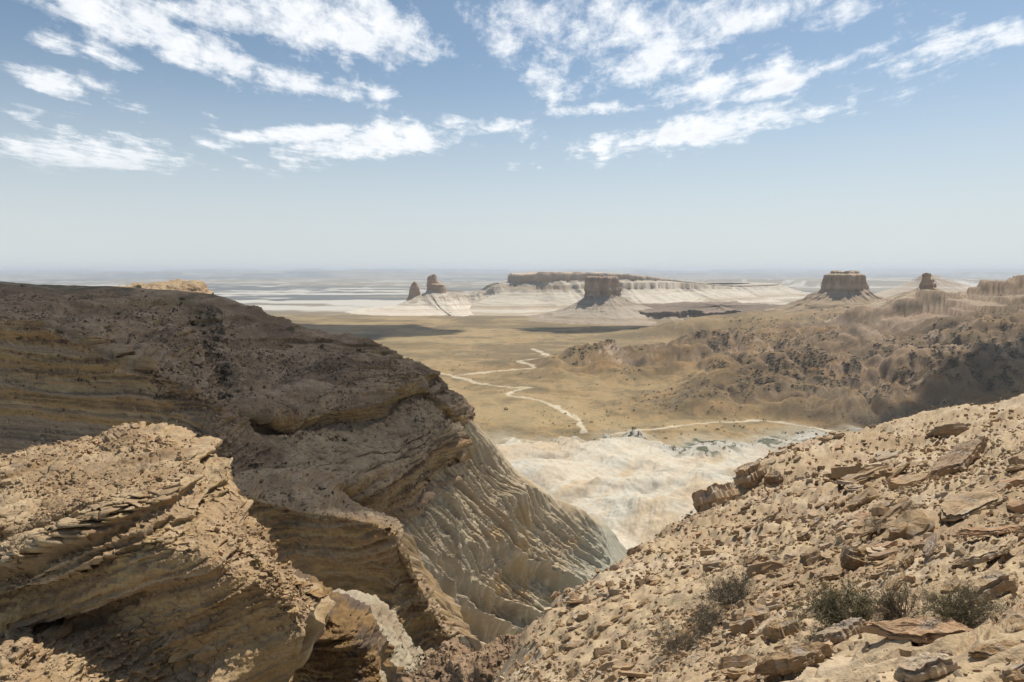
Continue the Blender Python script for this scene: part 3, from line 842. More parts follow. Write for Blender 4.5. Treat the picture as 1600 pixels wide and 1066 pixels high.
dots = ss(fbm(x / 2.2, y / 2.2, z / 2.2 + 9, 2, .7), .42, .6) * np.clip(gull * 1.3 + .25 * ss(fbm(x / 20, y / 20, z / 20, 2), 0, .4), 0, 1) * (1 - st)
col = lerp(col, [0.05, 0.045, 0.03], dots * .6)
cliffG, cliffN, cliff_tu, cliff_tv, cliff_g = G2, N2, tu, tv, gull
# the caves in the second ledge
for cxp, cyp, r in ((707, 724, 8), (690, 731, 5), (700, 728, 3)):
    sx, sy = proj(G2)
    k = np.exp(-(((sx - cxp) / r) ** 2 + ((sy - cyp) / (r * .8)) ** 2) ** 1.5) * (tv > 5) * (tu > 6)
    G2 = G2 + np.array([0.15, .98, 0]) * (k * 9)[..., None]
grid_obj("upper_cliff", G2, M_cliff, col)

# --- gullied marl wall below it
R0 = [(700, 700, 330), (800, 800, 400), (850, 830, 410), (900, 850, 420), (950, 870, 430), (990, 890, 440), (1010, 910, 430), (1020, 940, 400)]
R1 = [(735, 655, 262), (768, 692, 275), (800, 731, 288), (837, 757, 298), (872, 782, 308), (915, 803, 318), (946, 828, 325), (955, 880, 322)]
R2 = [(700, 700, 244), (745, 745, 256), (785, 785, 264), (825, 822, 272), (860, 846, 280), (895, 870, 288), (930, 890, 296), (965, 930, 290)]
R3 = [(655, 745, 228), (712, 800, 236), (755, 840, 242), (795, 878, 248), (830, 905, 254), (862, 925, 260), (895, 945, 266), (930, 975, 262)]
R4 = [(600, 785, 208), (665, 850, 214), (705, 890, 218), (742, 925, 222), (775, 955, 228), (805, 980, 234), (835, 1000, 240), (870, 1030, 236)]
R5 = [(520, 790, 182), (600, 880, 186), (645, 935, 190), (690, 980, 194), (725, 1015, 198), (755, 1045, 202), (785, 1075, 206), (820, 1110, 206)]
R6 = [(420, 800, 160), (540, 940, 160), (600, 1010, 162), (650, 1060, 164), (690, 1100, 166), (720, 1140, 168), (750, 1180, 170), (780, 1220, 172)]
G, tu, tv = sheet([R0, R1, R2, R3, R4, R5, R6], 260, 400, wv=[.2, 1, 1, 1, 1, .7])
N = smooth_n(normals(G), 8); N *= face_cam(N, G)
x, y, z = G[..., 0], G[..., 1], G[..., 2]
w1 = fbm(x / 40, y / 40, z / 40, 3) * .35
aa = tv * 1.9 + w1 + .12 * tu
g1 = ridged(aa, tu * .22, tv * 0 + 3, 1)
w2 = fbm(x / 14, y / 14, z / 14, 3) * .3
g2 = ridged(tv * 7 - tu * .6 + w1 * 2.5 + w2, tu * .5, tv * 0 + 7, 2)
g3 = ridged(tv * 17 - tu * 1.9 + w1 * 5 + w2 * 2, tu * .9, tv * 0 + 11, 2, .6)
g4 = ridged(tv * 42 - tu * 5 + w1 * 9 + w2 * 5, tu * 1.8, tv * 0 + 13, 2, .6)
dn = ss(tu, 0.0, 2.5)
d = 6.5 * (g1 - .55) * (.4 + .6 * dn) + 3.0 * (g2 - .55) + 1.7 * (g3 - .5) + .85 * (g4 - .5) + .3 * fbm(x / 1.3, y / 1.3, z / 1.3, 2)
G = G + N * (d * (.25 + .75 * ss(tv, .9, 1.6)))[..., None]
b = bed(z + 2 * w1, 9, .22)
G = G + N * (1.1 * (b - .5) * ss(fbm(x / 18, y / 18, z / 18, 2), .0, .3))[..., None]
x, y, z = G[..., 0], G[..., 1], G[..., 2]
col = lerp([0.30, 0.23, 0.145], [0.42, 0.335, 0.22], ss(.6 * g3 + .4 * g4, .35, .8))
col = lerp(col, [0.30, 0.25, 0.17], ss(fbm(x / 25, y / 25, z / 25, 4), 0, .5) * .6)
col = lerp(col, GOLD * .9, ss(fbm(x / 22 + 5, y / 22, z / 9, 4), .3, .5) * .5)
col = lerp(col, [0.37, 0.36, 0.28], ss(tu, 4.6, 6.5) * .6)
grid_obj("gullied_canyon_wall", G, M_wall, col)

# --- golden tier in front of the wall
A0 = [(330, 760, 175), (420, 740, 170), (500, 760, 180), (545, 800, 190), (600, 830, 195), (640, 870, 195), (690, 940, 195), (740, 1010, 195), (790, 1080, 195)]
A1 = [(320, 725, 140), (400, 735, 146), (475, 752, 150), (530, 778, 150), (575, 792, 148), (622, 812, 146), (645, 862, 146), (672, 925, 146), (730, 985, 146)]
A2 = [(320, 760, 122), (390, 780, 126), (450, 796, 130), (505, 806, 130), (550, 812, 130), (612, 832, 134), (640, 878, 140), (664, 940, 142), (712, 1005, 142)]
A3 = [(320, 830, 122), (390, 850, 126), (450, 868, 131), (510, 880, 132), (560, 890, 133), (615, 905, 136), (636, 925, 141), (650, 965, 142), (690, 1025, 140)]
A4 = [(330, 870, 128), (400, 890, 133), (460, 905, 138), (515, 915, 139), (565, 925, 138), (612, 935, 137), (630, 955, 139), (640, 990, 139), (668, 1045, 136)]
A5 = [(330, 960, 132), (400, 970, 136), (460, 985, 140), (515, 990, 140), (565, 995, 137), (605, 1005, 134), (625, 1015, 134), (635, 1040, 134), (650, 1085, 132)]
A6 = [(330, 1140, 125), (400, 1140, 127), (460, 1140, 128), (515, 1140, 128), (565, 1140, 126), (605, 1140, 124), (620, 1140, 124), (630, 1150, 124), (640, 1160, 124)]
G, tu, tv = sheet([A0, A1, A2, A3, A4, A5, A6], 320, 240, wv=[.2, 1, 1.2, 1, 1, .8])
G2, N2, b, steep, zb = dress(G, (16, 2.3), (2.4, .5, 1.2), 6, keep=1.0 - .3 * ss(tv, 3, 5), fmin=.8, rough=1.3, zs=(.02, .3), fine=(1.0, 1.8), micro=3.0)
x, y, z = G2[..., 0], G2[..., 1], G2[..., 2]
lay = lerp(GOLD * .82, OCHRE * .8, ss(vn(zb * .7, zb * 0 + 3, zb * 0), .35, .6))
lay = lerp(lay, PALE * .75, ss(vn(zb * 1.9 + 9, zb * 0 + 5, zb * 0), .6, .78) * .55)
lay = lerp(lay, BROWN, ss(fbm(x / 9, y / 9, z / 15 + 5, 4), .05, .45) * .55)
rub = lerp([0.27, 0.185, 0.11], [0.34, 0.25, 0.155], ss(fbm(x / 6, y / 6, z / 6, 4), -.3, .4))
st = ss(1 - N2[..., 2], .3, .7)
col = lerp(rub, lay, np.clip(st + ss(tv, 1.6, 2.2), 0, 1) * .9)
grid_obj("golden_cliff_tier", G2, M_cliff, col); tierG, tierN, tier_tv = G2, N2, tv

# --- pale spur and dark rubble at the bottom of the gorge
B0 = [(500, 960, 100), (560, 970, 100), (600, 985, 100), (640, 1030, 100), (680, 1080, 100), (720, 1120, 100)]
B1 = [(490, 928, 78), (545, 929, 78), (585, 940, 78), (612, 966, 77), (632, 1000, 76), (665, 1030, 75)]
B2 = [(490, 960, 70), (540, 965, 70), (572, 985, 70), (590, 1010, 70), (612, 1030, 70), (650, 1055, 70)]
B3 = [(490, 1100, 62), (530, 1100, 62), (560, 1110, 62), (600, 1110, 62), (640, 1120, 62), (690, 1130, 62)]
G, tu, tv = sheet([B0, B1, B2, B3], 150, 150, wv=[.3, 1, 1])
G2, N2, b, steep, zb = dress(G, (7, 1.1), (.5, 1.1, .6), 8, rough=1.6, fmin=.8)
x, y, z = G2[..., 0], G2[..., 1], G2[..., 2]
col = lerp([0.33, 0.275, 0.19], [0.26, 0.20, 0.13], ss(fbm(x / 5, y / 5, z / 5, 4), -.1, .5))
grid_obj("pale_spur", G2, M_near, col); spurG, spurN = G2, N2
B0 = [(420, 960, 60), (500, 960, 60), (540, 990, 60), (600, 1040, 60), (640, 1090, 60)]
B1 = [(440, 890, 46), (495, 912, 46), (530, 938, 46), (570, 975, 45), (590, 1010, 44)]
B2 = [(440, 930, 43), (485, 945, 42), (520, 968, 42), (560, 1000, 42), (592, 1040, 42)]
B3 = [(430, 1120, 40), (480, 1120, 40), (520, 1120, 40), (560, 1120, 40), (598, 1120, 40)]
G, tu, tv = sheet([B0, B1, B2, B3], 160, 200, wv=[.3, 1, 1.3])
G2, N2, b, steep, zb = dress(G, (5, .8), (1.0, 1.0, .5), 12, rough=1.6, fine=(.45, 3.2), zs=(.0, .3), micro=4)
x, y, z = G2[..., 0], G2[..., 1], G2[..., 2]
col = lerp(OCHRE * .62, BROWN * .7, ss(fbm(x / 2.2, y / 2.2, z / 1.6, 4), -.15, .35))
col = lerp(col, GOLD * .85, ss(fbm(x / 1.6 + 4, y / 1.6, z / .6, 4), .25, .5) * .4)
grid_obj("dark_ochre_spur", G2, M_near, col)
B0 = [(600, 1150, 42), (660, 1150, 40), (710, 1150, 40), (760, 1150, 40), (800, 1150, 40), (860, 1150, 40)]
B1 = [(640, 1075, 31), (672, 1030, 31), (703, 1004, 31), (745, 1022, 30), (785, 1010, 29), (830, 990, 28)]
B2 = [(640, 1100, 28), (670, 1060, 28), (705, 1040, 27), (745, 1050, 26), (785, 1045, 25), (830, 1030, 24)]
B3 = [(640, 1200, 26), (670, 1190, 25), (705, 1180, 24), (745, 1180, 23), (785, 1180, 22), (830, 1180, 21)]
G, tu, tv = sheet([B0, B1, B2, B3], 180, 130, wv=[.3, 1, 1])
G2, N2, b, steep, zb = dress(G, (3, .6), (.3, 3, .3), 14, rough=1.6, fmin=.9)
x, y, z = G2[..., 0], G2[..., 1], G2[..., 2]
col = lerp([0.19, 0.125, 0.075], [0.31, 0.215, 0.13], ss(fbm(x / 1.2, y / 1.2, z / 1.2, 4), -.3, .5))
grid_obj("brown_rubble_knoll", G2, M_near, col); knollG, knollN = G2, N2

# --- sunlit outcrop at the left
C0 = [(-90, 800, 60), (0, 790, 60), (70, 780, 60), (150, 780, 60), (205, 780, 60), (255, 790, 60), (325, 800, 58), (362, 820, 56), (400, 860, 50), (420, 960, 46), (455, 1010, 42), (440, 1090, 38)]
C1 = [(-90, 740, 34), (0, 721, 34), (70, 708, 35), (150, 690, 37), (203, 664, 38.5), (255, 673, 38.5), (325, 705, 37.5), (362, 716, 36), (374, 768, 34), (425, 830, 32), (482, 905, 30), (507, 928, 29)]
C2 = [(-90, 775, 31), (0, 755, 31), (70, 745, 31.5), (150, 730, 32.5), (215, 715, 33.5), (270, 722, 33.5), (320, 750, 33), (352, 780, 32.2), (385, 812, 31.5), (430, 858, 30.5), (474, 912, 29.4), (500, 940, 28.7)]
C3 = [(-90, 850, 27), (0, 828, 27), (80, 808, 27.5), (160, 790, 28), (225, 775, 28.8), (280, 780, 29), (330, 800, 29), (365, 830, 28.8), (400, 860, 28.6), (435, 892, 28.4), (466, 925, 28.2), (488, 955, 28)]
C4 = [(-90, 900, 26.4), (0, 868, 26.6), (90, 838, 26.8), (165, 820, 27.1), (235, 812, 27.4), (290, 820, 27.7), (335, 838, 27.9), (372, 862, 28), (405, 888, 28), (437, 915, 27.8), (462, 940, 27.6), (480, 972, 27.5)]
C5 = [(-90, 960, 25), (0, 925, 25), (95, 895, 25.2), (170, 880, 25.4), (240, 870, 25.8), (295, 876, 26.2), (340, 890, 26.6), (376, 908, 27), (408, 925, 27.2), (438, 945, 27.2), (460, 965, 27.1), (474, 1000, 27)]
C6 = [(-90, 1010, 25.4), (0, 985, 25.4), (95, 985, 26.0), (165, 962, 26.0), (240, 945, 26.1), (298, 948, 26.3), (342, 955, 26.5), (378, 965, 26.8), (410, 975, 27), (438, 985, 27), (458, 1000, 27), (466, 1030, 27)]
C7 = [(-90, 1060, 22.5), (0, 1030, 23), (90, 1020, 24.2), (165, 1015, 25), (240, 1010, 25.4), (298, 1010, 25.8), (342, 1012, 26), (378, 1018, 26.3), (410, 1025, 26.6), (436, 1035, 26.8), (450, 1045, 26.8), (456, 1065, 26.8)]
C8 = [(-90, 1160, 20), (0, 1150, 20), (90, 1150, 21), (165, 1150, 22), (240, 1150, 23), (298, 1150, 24), (342, 1150, 25), (378, 1150, 25.5), (410, 1150, 26), (430, 1150, 26.2), (440, 1150, 26.3), (445, 1150, 26.4)]
G, tu, tv = sheet([C0, C1, C2, C3, C4, C5, C6, C7, C8], 440, 350, wv=[.2, 1.2, 1, 1.2, 1, 1.1, 1, .7])
wallm = ss(tu, 5.5, 7.5) * ss(tv, 5.0, 6.0)
G2, N2, b, steep, zb = dress(G, (4.2, .42), (2.3, .75, .5), 21, micro=4.5, dip=(-.32, -.04), keep=(1 - .5 * wallm) * (1 - .5 * ss(tu, 10.2, 10.9)), rough=.8, fmin=.6, fine=(.62, 2.6), zs=(.0, .22))
x, y, z = G2[..., 0], G2[..., 1], G2[..., 2]
st = ss(1 - N2[..., 2], .3, .7)
rub = lerp([0.32, 0.222, 0.125], [0.40, 0.295, 0.175], ss(fbm(x / 1.5, y / 1.5, z / 1.5, 4), -.3, .4))
rub = lerp(rub, [0.26, 0.19, 0.125], ss(fbm(x / .5, y / .5, z / .3, 4), .15, .5) * .6)
lay = lerp([0.42, 0.295, 0.145], [0.35, 0.225, 0.105], ss(vn(zb * 1.7, zb * 0 + 3, zb * 0), .35, .65))
lay = lerp(lay, [0.44, 0.36, 0.25], ss(vn(zb * 3.7 + 9, zb * 0 + 5, zb * 0), .6, .78) * .6)
lay = lerp(lay, [0.27, 0.185, 0.11], ss(vn(zb * 5.3 + 3, zb * 0 + 5, zb * 0), .66, .8) * .6)
col = lerp(rub, lay, st)
col = lerp(col, [0.42, 0.275, 0.12], wallm * .55)
col = lerp(col, col * np.array([.6, .52, .45]), ss(fbm(x / 3, y / 3, zb / 1.2, 5, .6), .12, .45) * .55)
grid_obj("sunlit_outcrop", G2, M_near, col)
outG, outN = G2, N2

# --- far sunlit promontory above the plateau
C0 = [(150, 470, 900), (205, 470, 900), (250, 470, 900), (300, 475, 900), (325, 480, 880), (350, 490, 850)]
C1 = [(160, 451, 640), (205, 445, 640), (245, 442, 640), (290, 440, 640), (314, 443, 630), (330, 457, 620)]
C2 = [(150, 453, 610), (200, 448, 610), (245, 446, 610), (285, 444, 610), (310, 447, 610), (326, 458, 610)]
C3 = [(140, 458, 600), (195, 453, 596), (245, 452, 596), (283, 452, 596), (306, 453, 602), (322, 460, 606)]
C4 = [(140, 490, 540), (195, 490, 530), (245, 490, 530), (290, 490, 530), (315, 490, 540), (340, 492, 560)]
G, tu, tv = sheet([C0, C1, C2, C3, C4], 200, 70, wv=[.3, 1, 1, 1])
G2, N2, b, steep, zb = dress(G, (15, 4), (6.0, .25, 2), 31, rough=1, fmin=.6, zs=(.0, .3))
x, y, z = G2[..., 0], G2[..., 1], G2[..., 2]
col = lerp([0.36, 0.26, 0.155], [0.25, 0.165, 0.095], ss(1 - N2[..., 2], .2, .5) * .8)
grid_obj("far_promontory", G2, M_cliff, col)

# ------------------------------------------------------------------ the slope the camera stands on
SL = [(775, 1066, 15), (800, 1010, 18), (860, 955, 22), (950, 885, 28), (1010, 858, 32), (1070, 822, 37), (1140, 748, 45), (1200, 714, 50), (1300, 691, 56), (1350, 669, 60), (1440, 672, 62), (1480, 650, 57), (1600, 629, 52), (1720, 600, 47),
      (1000, 1066, 8), (1200, 1066, 5), (1400, 1066, 3.9), (1600, 1066, 3.3), (1600, 960, 4.3), (1600, 850, 6.8), (1600, 740, 14), (1600, 680, 27), (1450, 740, 23), (1450, 850, 9), (1450, 950, 5.4), (1300, 740, 38), (1300, 800, 20), (1300, 900, 9.8), (1300, 1000, 5.8),
      (1200, 780, 34), (1150, 840, 23), (1100, 900, 17.5), (1100, 1000, 9.4), (1000, 1000, 12), (1000, 920, 20), (900, 1000, 15.5), (880, 1066, 11.5), (1420, 690, 48), (1520, 670, 42), (1380, 770, 22)]
pts = [P(*p) for p in SL] + [np.array(p) for p in ((0, 0, H - 1.72), (2, 0.5, H - 1.55), (-1.5, 0, H - 2.6), (6, 1, H - 1.2), (-1.5, 6, H - 5.4), (10, 4, H - 1.6), (0, 5, H - 3.7), (-4, 3, H - 5), (14, 1, H - .8), (20, 6, H - .6), (28, 14, H - 2.0))]
for px, py, d in [(775, 1066, 15), (860, 955, 22), (950, 885, 28), (1070, 822, 37), (1140, 748, 45), (1200, 714, 50), (1300, 691, 56), (1440, 672, 62), (1600, 629, 52), (1720, 600, 47)]:
    pts.append(P(px - 30, py + 90, d * 1.22)); pts.append(P(px - 60, py + 330, d * 1.6))
pts += [np.array((-12, 8, H - 16)), np.array((-14, 16, H - 24))]
slope_h = tps(pts)
tl = np.concatenate([np.linspace(-0.45, 0.0, 90, endpoint=False), np.linspace(0.0, 0.82, 390), np.linspace(.825, 1.3, 60), np.geomspace(1.36, 14, 30)])
dl = np.concatenate([np.geomspace(.5, 3.2, 40, endpoint=False), np.geomspace(3.2, 68, 380, endpoint=False), np.linspace(68, 90, 10)])
dd, uu = np.meshgrid(dl, tl, indexing='ij')


def slope_z(X, Y):
    z = slope_h(X, Y)
    lim = H - .2 - .14 * np.clip(Y - 6, 0, None) - 1.1 * np.clip(Y - 62, 0, None)
    z = np.where(X > .8 * Y, np.minimum(z, lim), z)
    z = np.where(Y > 62, np.minimum(z, lim), z)
    r = np.hypot(X, Y)
    s1 = np.clip(r / 12, .35, 2.0)
    z = z + .30 * s1 * fbm(X / 4.5, Y / 4.5, X * 0 + 3, 3)
    # stacked bedding planes cropping out as ragged little steps
    a, b_ = X * .8 + Y * .6, -X * .6 + Y * .8
    for L_, st_, am in ((3.1, .34, .85), (1.05, .13, .8)):
        q = fbm(a / (L_ * 1.9), b_ / L_, X * 0 + L_ * 7, 4, .55) * L_ * .45 / st_
        fr = q - np.floor(q)
        z = z + am * st_ * (ss(fr, .80, .97) - fr) * np.clip(.55 + fbm(X / 7, Y / 7, X * 0 + L_, 2), 0, 1)
    z = z + .035 * fbm(X / .35, Y / .35, X * 0 + 9, 3, .6) * np.clip(r / 5, .6, 3)
    return z


X, Y = uu * dd, dd
Z = slope_z(X, Y)
G = np.stack([X, Y, Z], -1)
N = normals(G); N *= np.sign(N[..., 2:3])
f1 = fbm(X / 6, Y / 6, X * 0 + 5, 4); f2 = fbm(X / .7, Y / .7, X * 0 + 6, 4); f3 = fbm(X / 2.2, Y / 2.2, X * 0 + 16, 4)
col = lerp([0.40, 0.30, 0.18], [0.335, 0.24, 0.138], ss(f1, -.3, .4))
col = lerp(col, [0.47, 0.38, 0.27], ss(f3, .15, .5) * .45)
col = lerp(col, [0.32, 0.22, 0.135], ss(f2, .1, .5) * .5)
col = lerp(col, [0.50, 0.35, 0.27], ss(Y, 40, 50) * ss(.52 - X / Y, 0, .12) * .7)
col = lerp(col, [0.28, 0.20, 0.13], ss(.93 - N[..., 2], 0, .3) * .4)
grid_obj("rubble_slope", G, M_slope, col)

# ------------------------------------------------------------------ loose rocks
def hit(px, py):
    u, y_, z_ = ray(px, py)
    t = u / y_; k = z_ / y_
    j = np.searchsorted(tl, t); j = int(np.clip(j, 1, len(tl) - 1)); f = (t - tl[j - 1]) / (tl[j] - tl[j - 1])
    zc_ = Z_S[:, j - 1] * (1 - f) + Z_S[:, j] * f
    g = zc_ - (H + k * dl)
    i = np.argmax(g > 0)
    if g[i] <= 0 or i == 0 or dl[i] < 2.2: return None
    a = g[i - 1] / (g[i - 1] - g[i]); d = dl[i - 1] + a * (dl[i] - dl[i - 1])
    return np.array([t * d, d, H + k * d])


Z_S = G[..., 2].copy(); Gs = G; Ns_ = smooth_n(N, 10)


def slope_n(p):
    t = p[0] / p[1]
    j = int(np.clip(np.searchsorted(tl, t), 0, len(tl) - 1)); i = int(np.clip(np.searchsorted(dl, p[1]), 0, len(dl) - 1))
    return Ns_[i, j]


def slab_geo(r, nang=12, layers=2, flat=.22, elong=1.6, ragged=.06, nring=2, taper=.0, wave=0.0):
    """broken bedded slab: polygonal outline, laminated edge, uneven top; unit half-length 1"""
    k = r.integers(5, 8)
    an = np.sort((np.arange(k) + r.uniform(-.32, .32, k)) * 2 * np.pi / k + r.uniform(0, 6))
    pr_ = r.uniform(.72, 1.0, k)
    poly = np.stack([np.cos(an) * pr_, np.sin(an) * pr_ / elong], 1)
    per = np.roll(poly, -1, 0) - poly
    sl = np.hypot(*per.T); cum = np.concatenate([[0], np.cumsum(sl)]); tt = (np.arange(nang) + r.uniform(-.2, .2, nang)) / nang * cum[-1] % cum[-1]
    tt = np.sort(tt)
    i = np.clip(np.searchsorted(cum, tt, side='right') - 1, 0, k - 1); f = (tt - cum[i]) / sl[i]
    base = poly[i] + per[i] * f[:, None]
    rn = r.normal(0, ragged, nang); base = base * (1 + rn[:, None])
    zs = np.linspace(-flat, flat, layers + 1)
    rings = []
    prof = 1 - .28 * (np.linspace(-1, 1, layers)) ** 2 * r.uniform(.2, 1)
    rings.append((base * .62, np.full(nang, -flat * 1.0)))
    for q in range(layers):
        s_ = prof[q] * r.uniform(.92, 1.0)
        off = 1 + r.normal(0, ragged * .6, nang)
        rings.append((base * (s_ * off)[:, None], np.full(nang, zs[q] + flat * .06)))
        rings.append((base * (s_ * off * r.uniform(.97, 1.0))[:, None], np.full(nang, zs[q + 1] - flat * .04)))
    bsm = base.copy()
    for q in range(nring):
        for _ in range(2): bsm = (np.roll(bsm, 1, 0) + bsm * 2 + np.roll(bsm, -1, 0)) / 4
        s_ = .9 * (1 - (q + .4) / (nring + .4)); rings.append((bsm * s_ * (1 + r.normal(0, .02, nang))[:, None], np.full(nang, flat * (1.0 + .03 * q))))
    V = np.array([np.concatenate([b_, z_[:, None]], 1) for b_, z_ in rings])
    o1 = r.uniform(0, 60)
    tz = fbm(V[..., 0] * 2.2 + o1, V[..., 1] * 3 + o1, V[..., 0] * 0, 3, .6)
    stp = np.floor(tz * 2.6) / 2.6 + ss(tz * 2.6 - np.floor(tz * 2.6), .7, 1) / 2.6
    V[..., 2] += (V[..., 2] > 0) * min(flat, .13) * (.55 * stp + .16 * fbm(V[..., 0] * 9 + o1, V[..., 1] * 9, V[..., 0] * 0, 2))
    V[..., 2] += r.normal(0, flat * .04, V.shape[:2]) + V[..., 0] * taper * flat + wave * flat * np.sin(V[..., 0] * 3 + V[..., 1] * 2)
    nr_ = len(V)
    idx = np.arange(nr_ * nang).reshape(nr_, nang); idx2 = np.roll(idx, -1, 1)
    tri = []
    a, b_, c, d = idx[:-1], idx2[:-1], idx2[1:], idx[1:]
    tri.append(np.stack([a, b_, c], -1).reshape(-1, 3)); tri.append(np.stack([a, c, d], -1).reshape(-1, 3))
    Vf = V.reshape(-1, 3)
    top = len(Vf); bot = top + 1
    Vf = np.concatenate([Vf, [V[-1].mean(0)], [V[0].mean(0)]])
    tri.append(np.stack([idx[-1], idx2[-1], np.full(nang, top)], -1)); tri.append(np.stack([idx2[0], idx[0], np.full(nang, bot)], -1))
    return Vf, np.concatenate(tri)


M_rock = stone_mat("sandstone", 0.045, 0.8, 0.02, 0.38, lam=0.35)
RT = [np.array(c) for c in ([0.41, 0.295, 0.175], [0.37, 0.255, 0.14], [0.32, 0.22, 0.125], [0.46, 0.35, 0.23], [0.37, 0.285, 0.195], [0.28, 0.19, 0.11], [0.40, 0.26, 0.15])]


def rock_mesh(name, r, smooth=False, tone=None, **kw):
    V, T = slab_geo(r, **kw)
    c = RT[r.integers(len(RT))] if tone is None else np.array(tone)
    n_ = fbm(V[:, 0] * 2.5 + r.uniform(0, 50), V[:, 1] * 2.5, V[:, 2] * 9, 3)
    cc = lerp(c[None] + 0 * V, c[None] * np.array([.72, .66, .6]), ss(n_, -.1, .5) * .7)
    cc = lerp(cc, np.array([0.30, 0.27, 0.23]), ss(fbm(V[:, 0] * 3 + 9, V[:, 1] * 3, V[:, 2] * 3, 2), .25, .5) * .5 * (V[:, 2] > 0))
    return add_mesh(name, V, T, M_rock, cc, smooth=smooth, nv=3, link=False).data


def frame_at(n, yaw, tilt=(0, 0)):
    n = Vector(n)
    q = n.to_track_quat('Z', 'Y')
    from mathutils import Quaternion, Euler
    # x axis along the horizontal strike, then yaw
    xh = Vector((n.y, -n.x, 0))
    if xh.length < 1e-4: xh = Vector((1, 0, 0))
    xh = Vector((1, 0, 0)) - n * n.x
    xh.normalize(); yh = n.cross(xh)
    from mathutils import Matrix
    M = Matrix((xh, yh, n)).transposed()
    return (M.to_quaternion() @ Euler((tilt[0], tilt[1], yaw)).to_quaternion())


R2 = np.random.default_rng(77)
variants = [rock_mesh("rock_slab", R2, nang=int(R2.integers(12, 19)), layers=int(R2.integers(1, 5)), flat=R2.uniform(.07, .16) if k_ % 3 else R2.uniform(.2, .36), elong=R2.uniform(1.3, 2.9) if k_ % 3 else R2.uniform(1.1, 1.6), ragged=.06, nring=2, wave=R2.uniform(0, .12)) for k_ in range(30)]


def place_rock(mesh, px, py, wpx, yaw=0.0, tilt=(0, 0), sink=.35, sc=(1, 1, 1), name="rock_slab", lift=0.0):
    p = hit(px, py)
    if p is None: return None
    n = slope_n(p)
    o = bpy.data.objects.new(name, mesh)
    scene.collection.objects.link(o)
    hw = wpx / 2 / F * p[1]
    o.rotation_mode = 'QUATERNION'
    o.rotation_quaternion = frame_at(n, yaw, tilt)
    o.scale = (hw * sc[0], hw * sc[1], hw * sc[2])
    o.location = p + n * (lift * hw)
    return o


HB = []
LM = []
SHORT = {'lower overhanging pink': 'the lower crag', 'upper overhanging gold': 'the upper crag', 'long narrow pointed slab': 'the long pointed slab', 'thick double slab resting': 'the thick double slab', 'rounded lumpy block above': 'the rounded lumpy block', 'broad pitted block': 'the broad pitted block', 'pale flat topped block': 'the pale flat topped block', 'upright dark brown boulder': 'the upright dark boulder', 'narrow striped beam': 'the striped stone beam', 'long brown laminated slab': 'the long laminated slab', 'wide pale slab with': 'the wide undercut slab', 'thin long slab at': 'the thin long slab', 'stacked flat slab': 'the sharp lipped slab', 'massive weathered slab': 'the massive weathered slab', 'flat wedge slab': 'the flat wedge slab', 'small slab bridging': 'the slab bridging the hollow', 'brown tilted slab with': 'the blue stained slab', 'smooth tilted plate': 'the smooth tilted plate', 'jutting finger': 'the jutting rock finger', 'low flat slab shading': 'the low flat slab', 'pair slab': 'the slab above the shrub clump', 'ragged ledge block': 'the ragged ledge block', 'overhanging ledge block': 'the overhanging ledge block', 'small slab on the skyline': 'the slab on the skyline dip', 'dark knobbly': 'the dark knobbly rock', 'wide slab at the bottom': 'the bottom corner slab', 'rounded stone on': 'the rounded bottom edge stone'}


def hero(label, px, py, wpx, yaw, tilt, cat="rock slab", tone=None, sc=(1, 1, 1), lift=.05, name="rock_slab", **kw):
    kw.setdefault('nang', 56); kw.setdefault('nring', 9); kw.setdefault('layers', 4)
    m = rock_mesh(name, R2, tone=tone, **kw)
    o = place_rock(m, px, py, wpx, yaw, tilt, sc=sc, name=name, lift=lift)
    if o: tag(o, label, cat); o['kind'] = 'thing'; HB.append((px, py, wpx)); LM.append((px, py, next(v for k_, v in SHORT.items() if label.startswith(k_))))
    return o


d2 = math.radians
hero("long narrow pointed slab lying in front of the grey green bush, lower right", 1455, 1000, 300, d2(-68), (d2(4), d2(2)), flat=.075, elong=2.9, lift=.10, taper=.3)
hero("thick double slab resting on a shadowed gap at bottom centre right", 1250, 1040, 165, d2(-18), (d2(8), 0), flat=.14, elong=2.3, lift=.16)
hero("rounded lumpy block above the thick double slab", 1228, 990, 76, d2(0), (d2(5), 0), cat="rock", name="boulder", flat=.32, elong=1.35, lift=.12)
hero("broad pitted block right of the rounded lump at the bottom", 1318, 995, 110, d2(10), (d2(6), 0), cat="rock", name="boulder", flat=.22, elong=1.4, lift=.10)
hero("pale flat topped block cut by the bottom edge of the picture", 1455, 1050, 130, d2(-8), (d2(-4), 0), flat=.22, elong=1.5, tone=[.48, .38, .26], lift=.1)
hero("upright dark brown boulder standing left of the bushes", 1338, 884, 62, d2(40), (d2(-35), d2(-30)), cat="rock", name="boulder", flat=.42, elong=1.25, tone=[.27, .18, .09], lift=.35)
hero("narrow striped beam of stone leaning across a dark hollow", 1462, 866, 125, d2(38), (d2(8), d2(-8)), cat="stone beam", flat=.09, elong=6.5, tone=[.27, .21, .155], lift=.22, nring=2, name="stone_beam")
hero("long brown laminated slab jutting out over its own shadow, upper right", 1505, 728, 165, d2(24), (d2(14), d2(-4)), flat=.10, elong=2.8, tone=[.34, .245, .16], lift=.16)
hero("wide pale slab with an undercut edge below the long laminated one", 1515, 800, 190, d2(16), (d2(10), d2(-3)), flat=.07, elong=2.4, tone=[.43, .32, .20], lift=.13)
hero("thin long slab at the right edge under the wide pale slab", 1550, 836, 170, d2(17), (d2(6), 0), flat=.05, elong=3.2, lift=.08)
hero("stacked flat slab with a sharp lip at the right edge", 1555, 872, 125, d2(5), (d2(6), 0), flat=.09, elong=1.9, tone=[.46, .35, .22], lift=.14)
hero("massive weathered slab filling the right edge above the bushes", 1555, 930, 150, d2(0), (d2(10), 0), flat=.2, elong=1.7, tone=[.42, .31, .19], lift=.16)
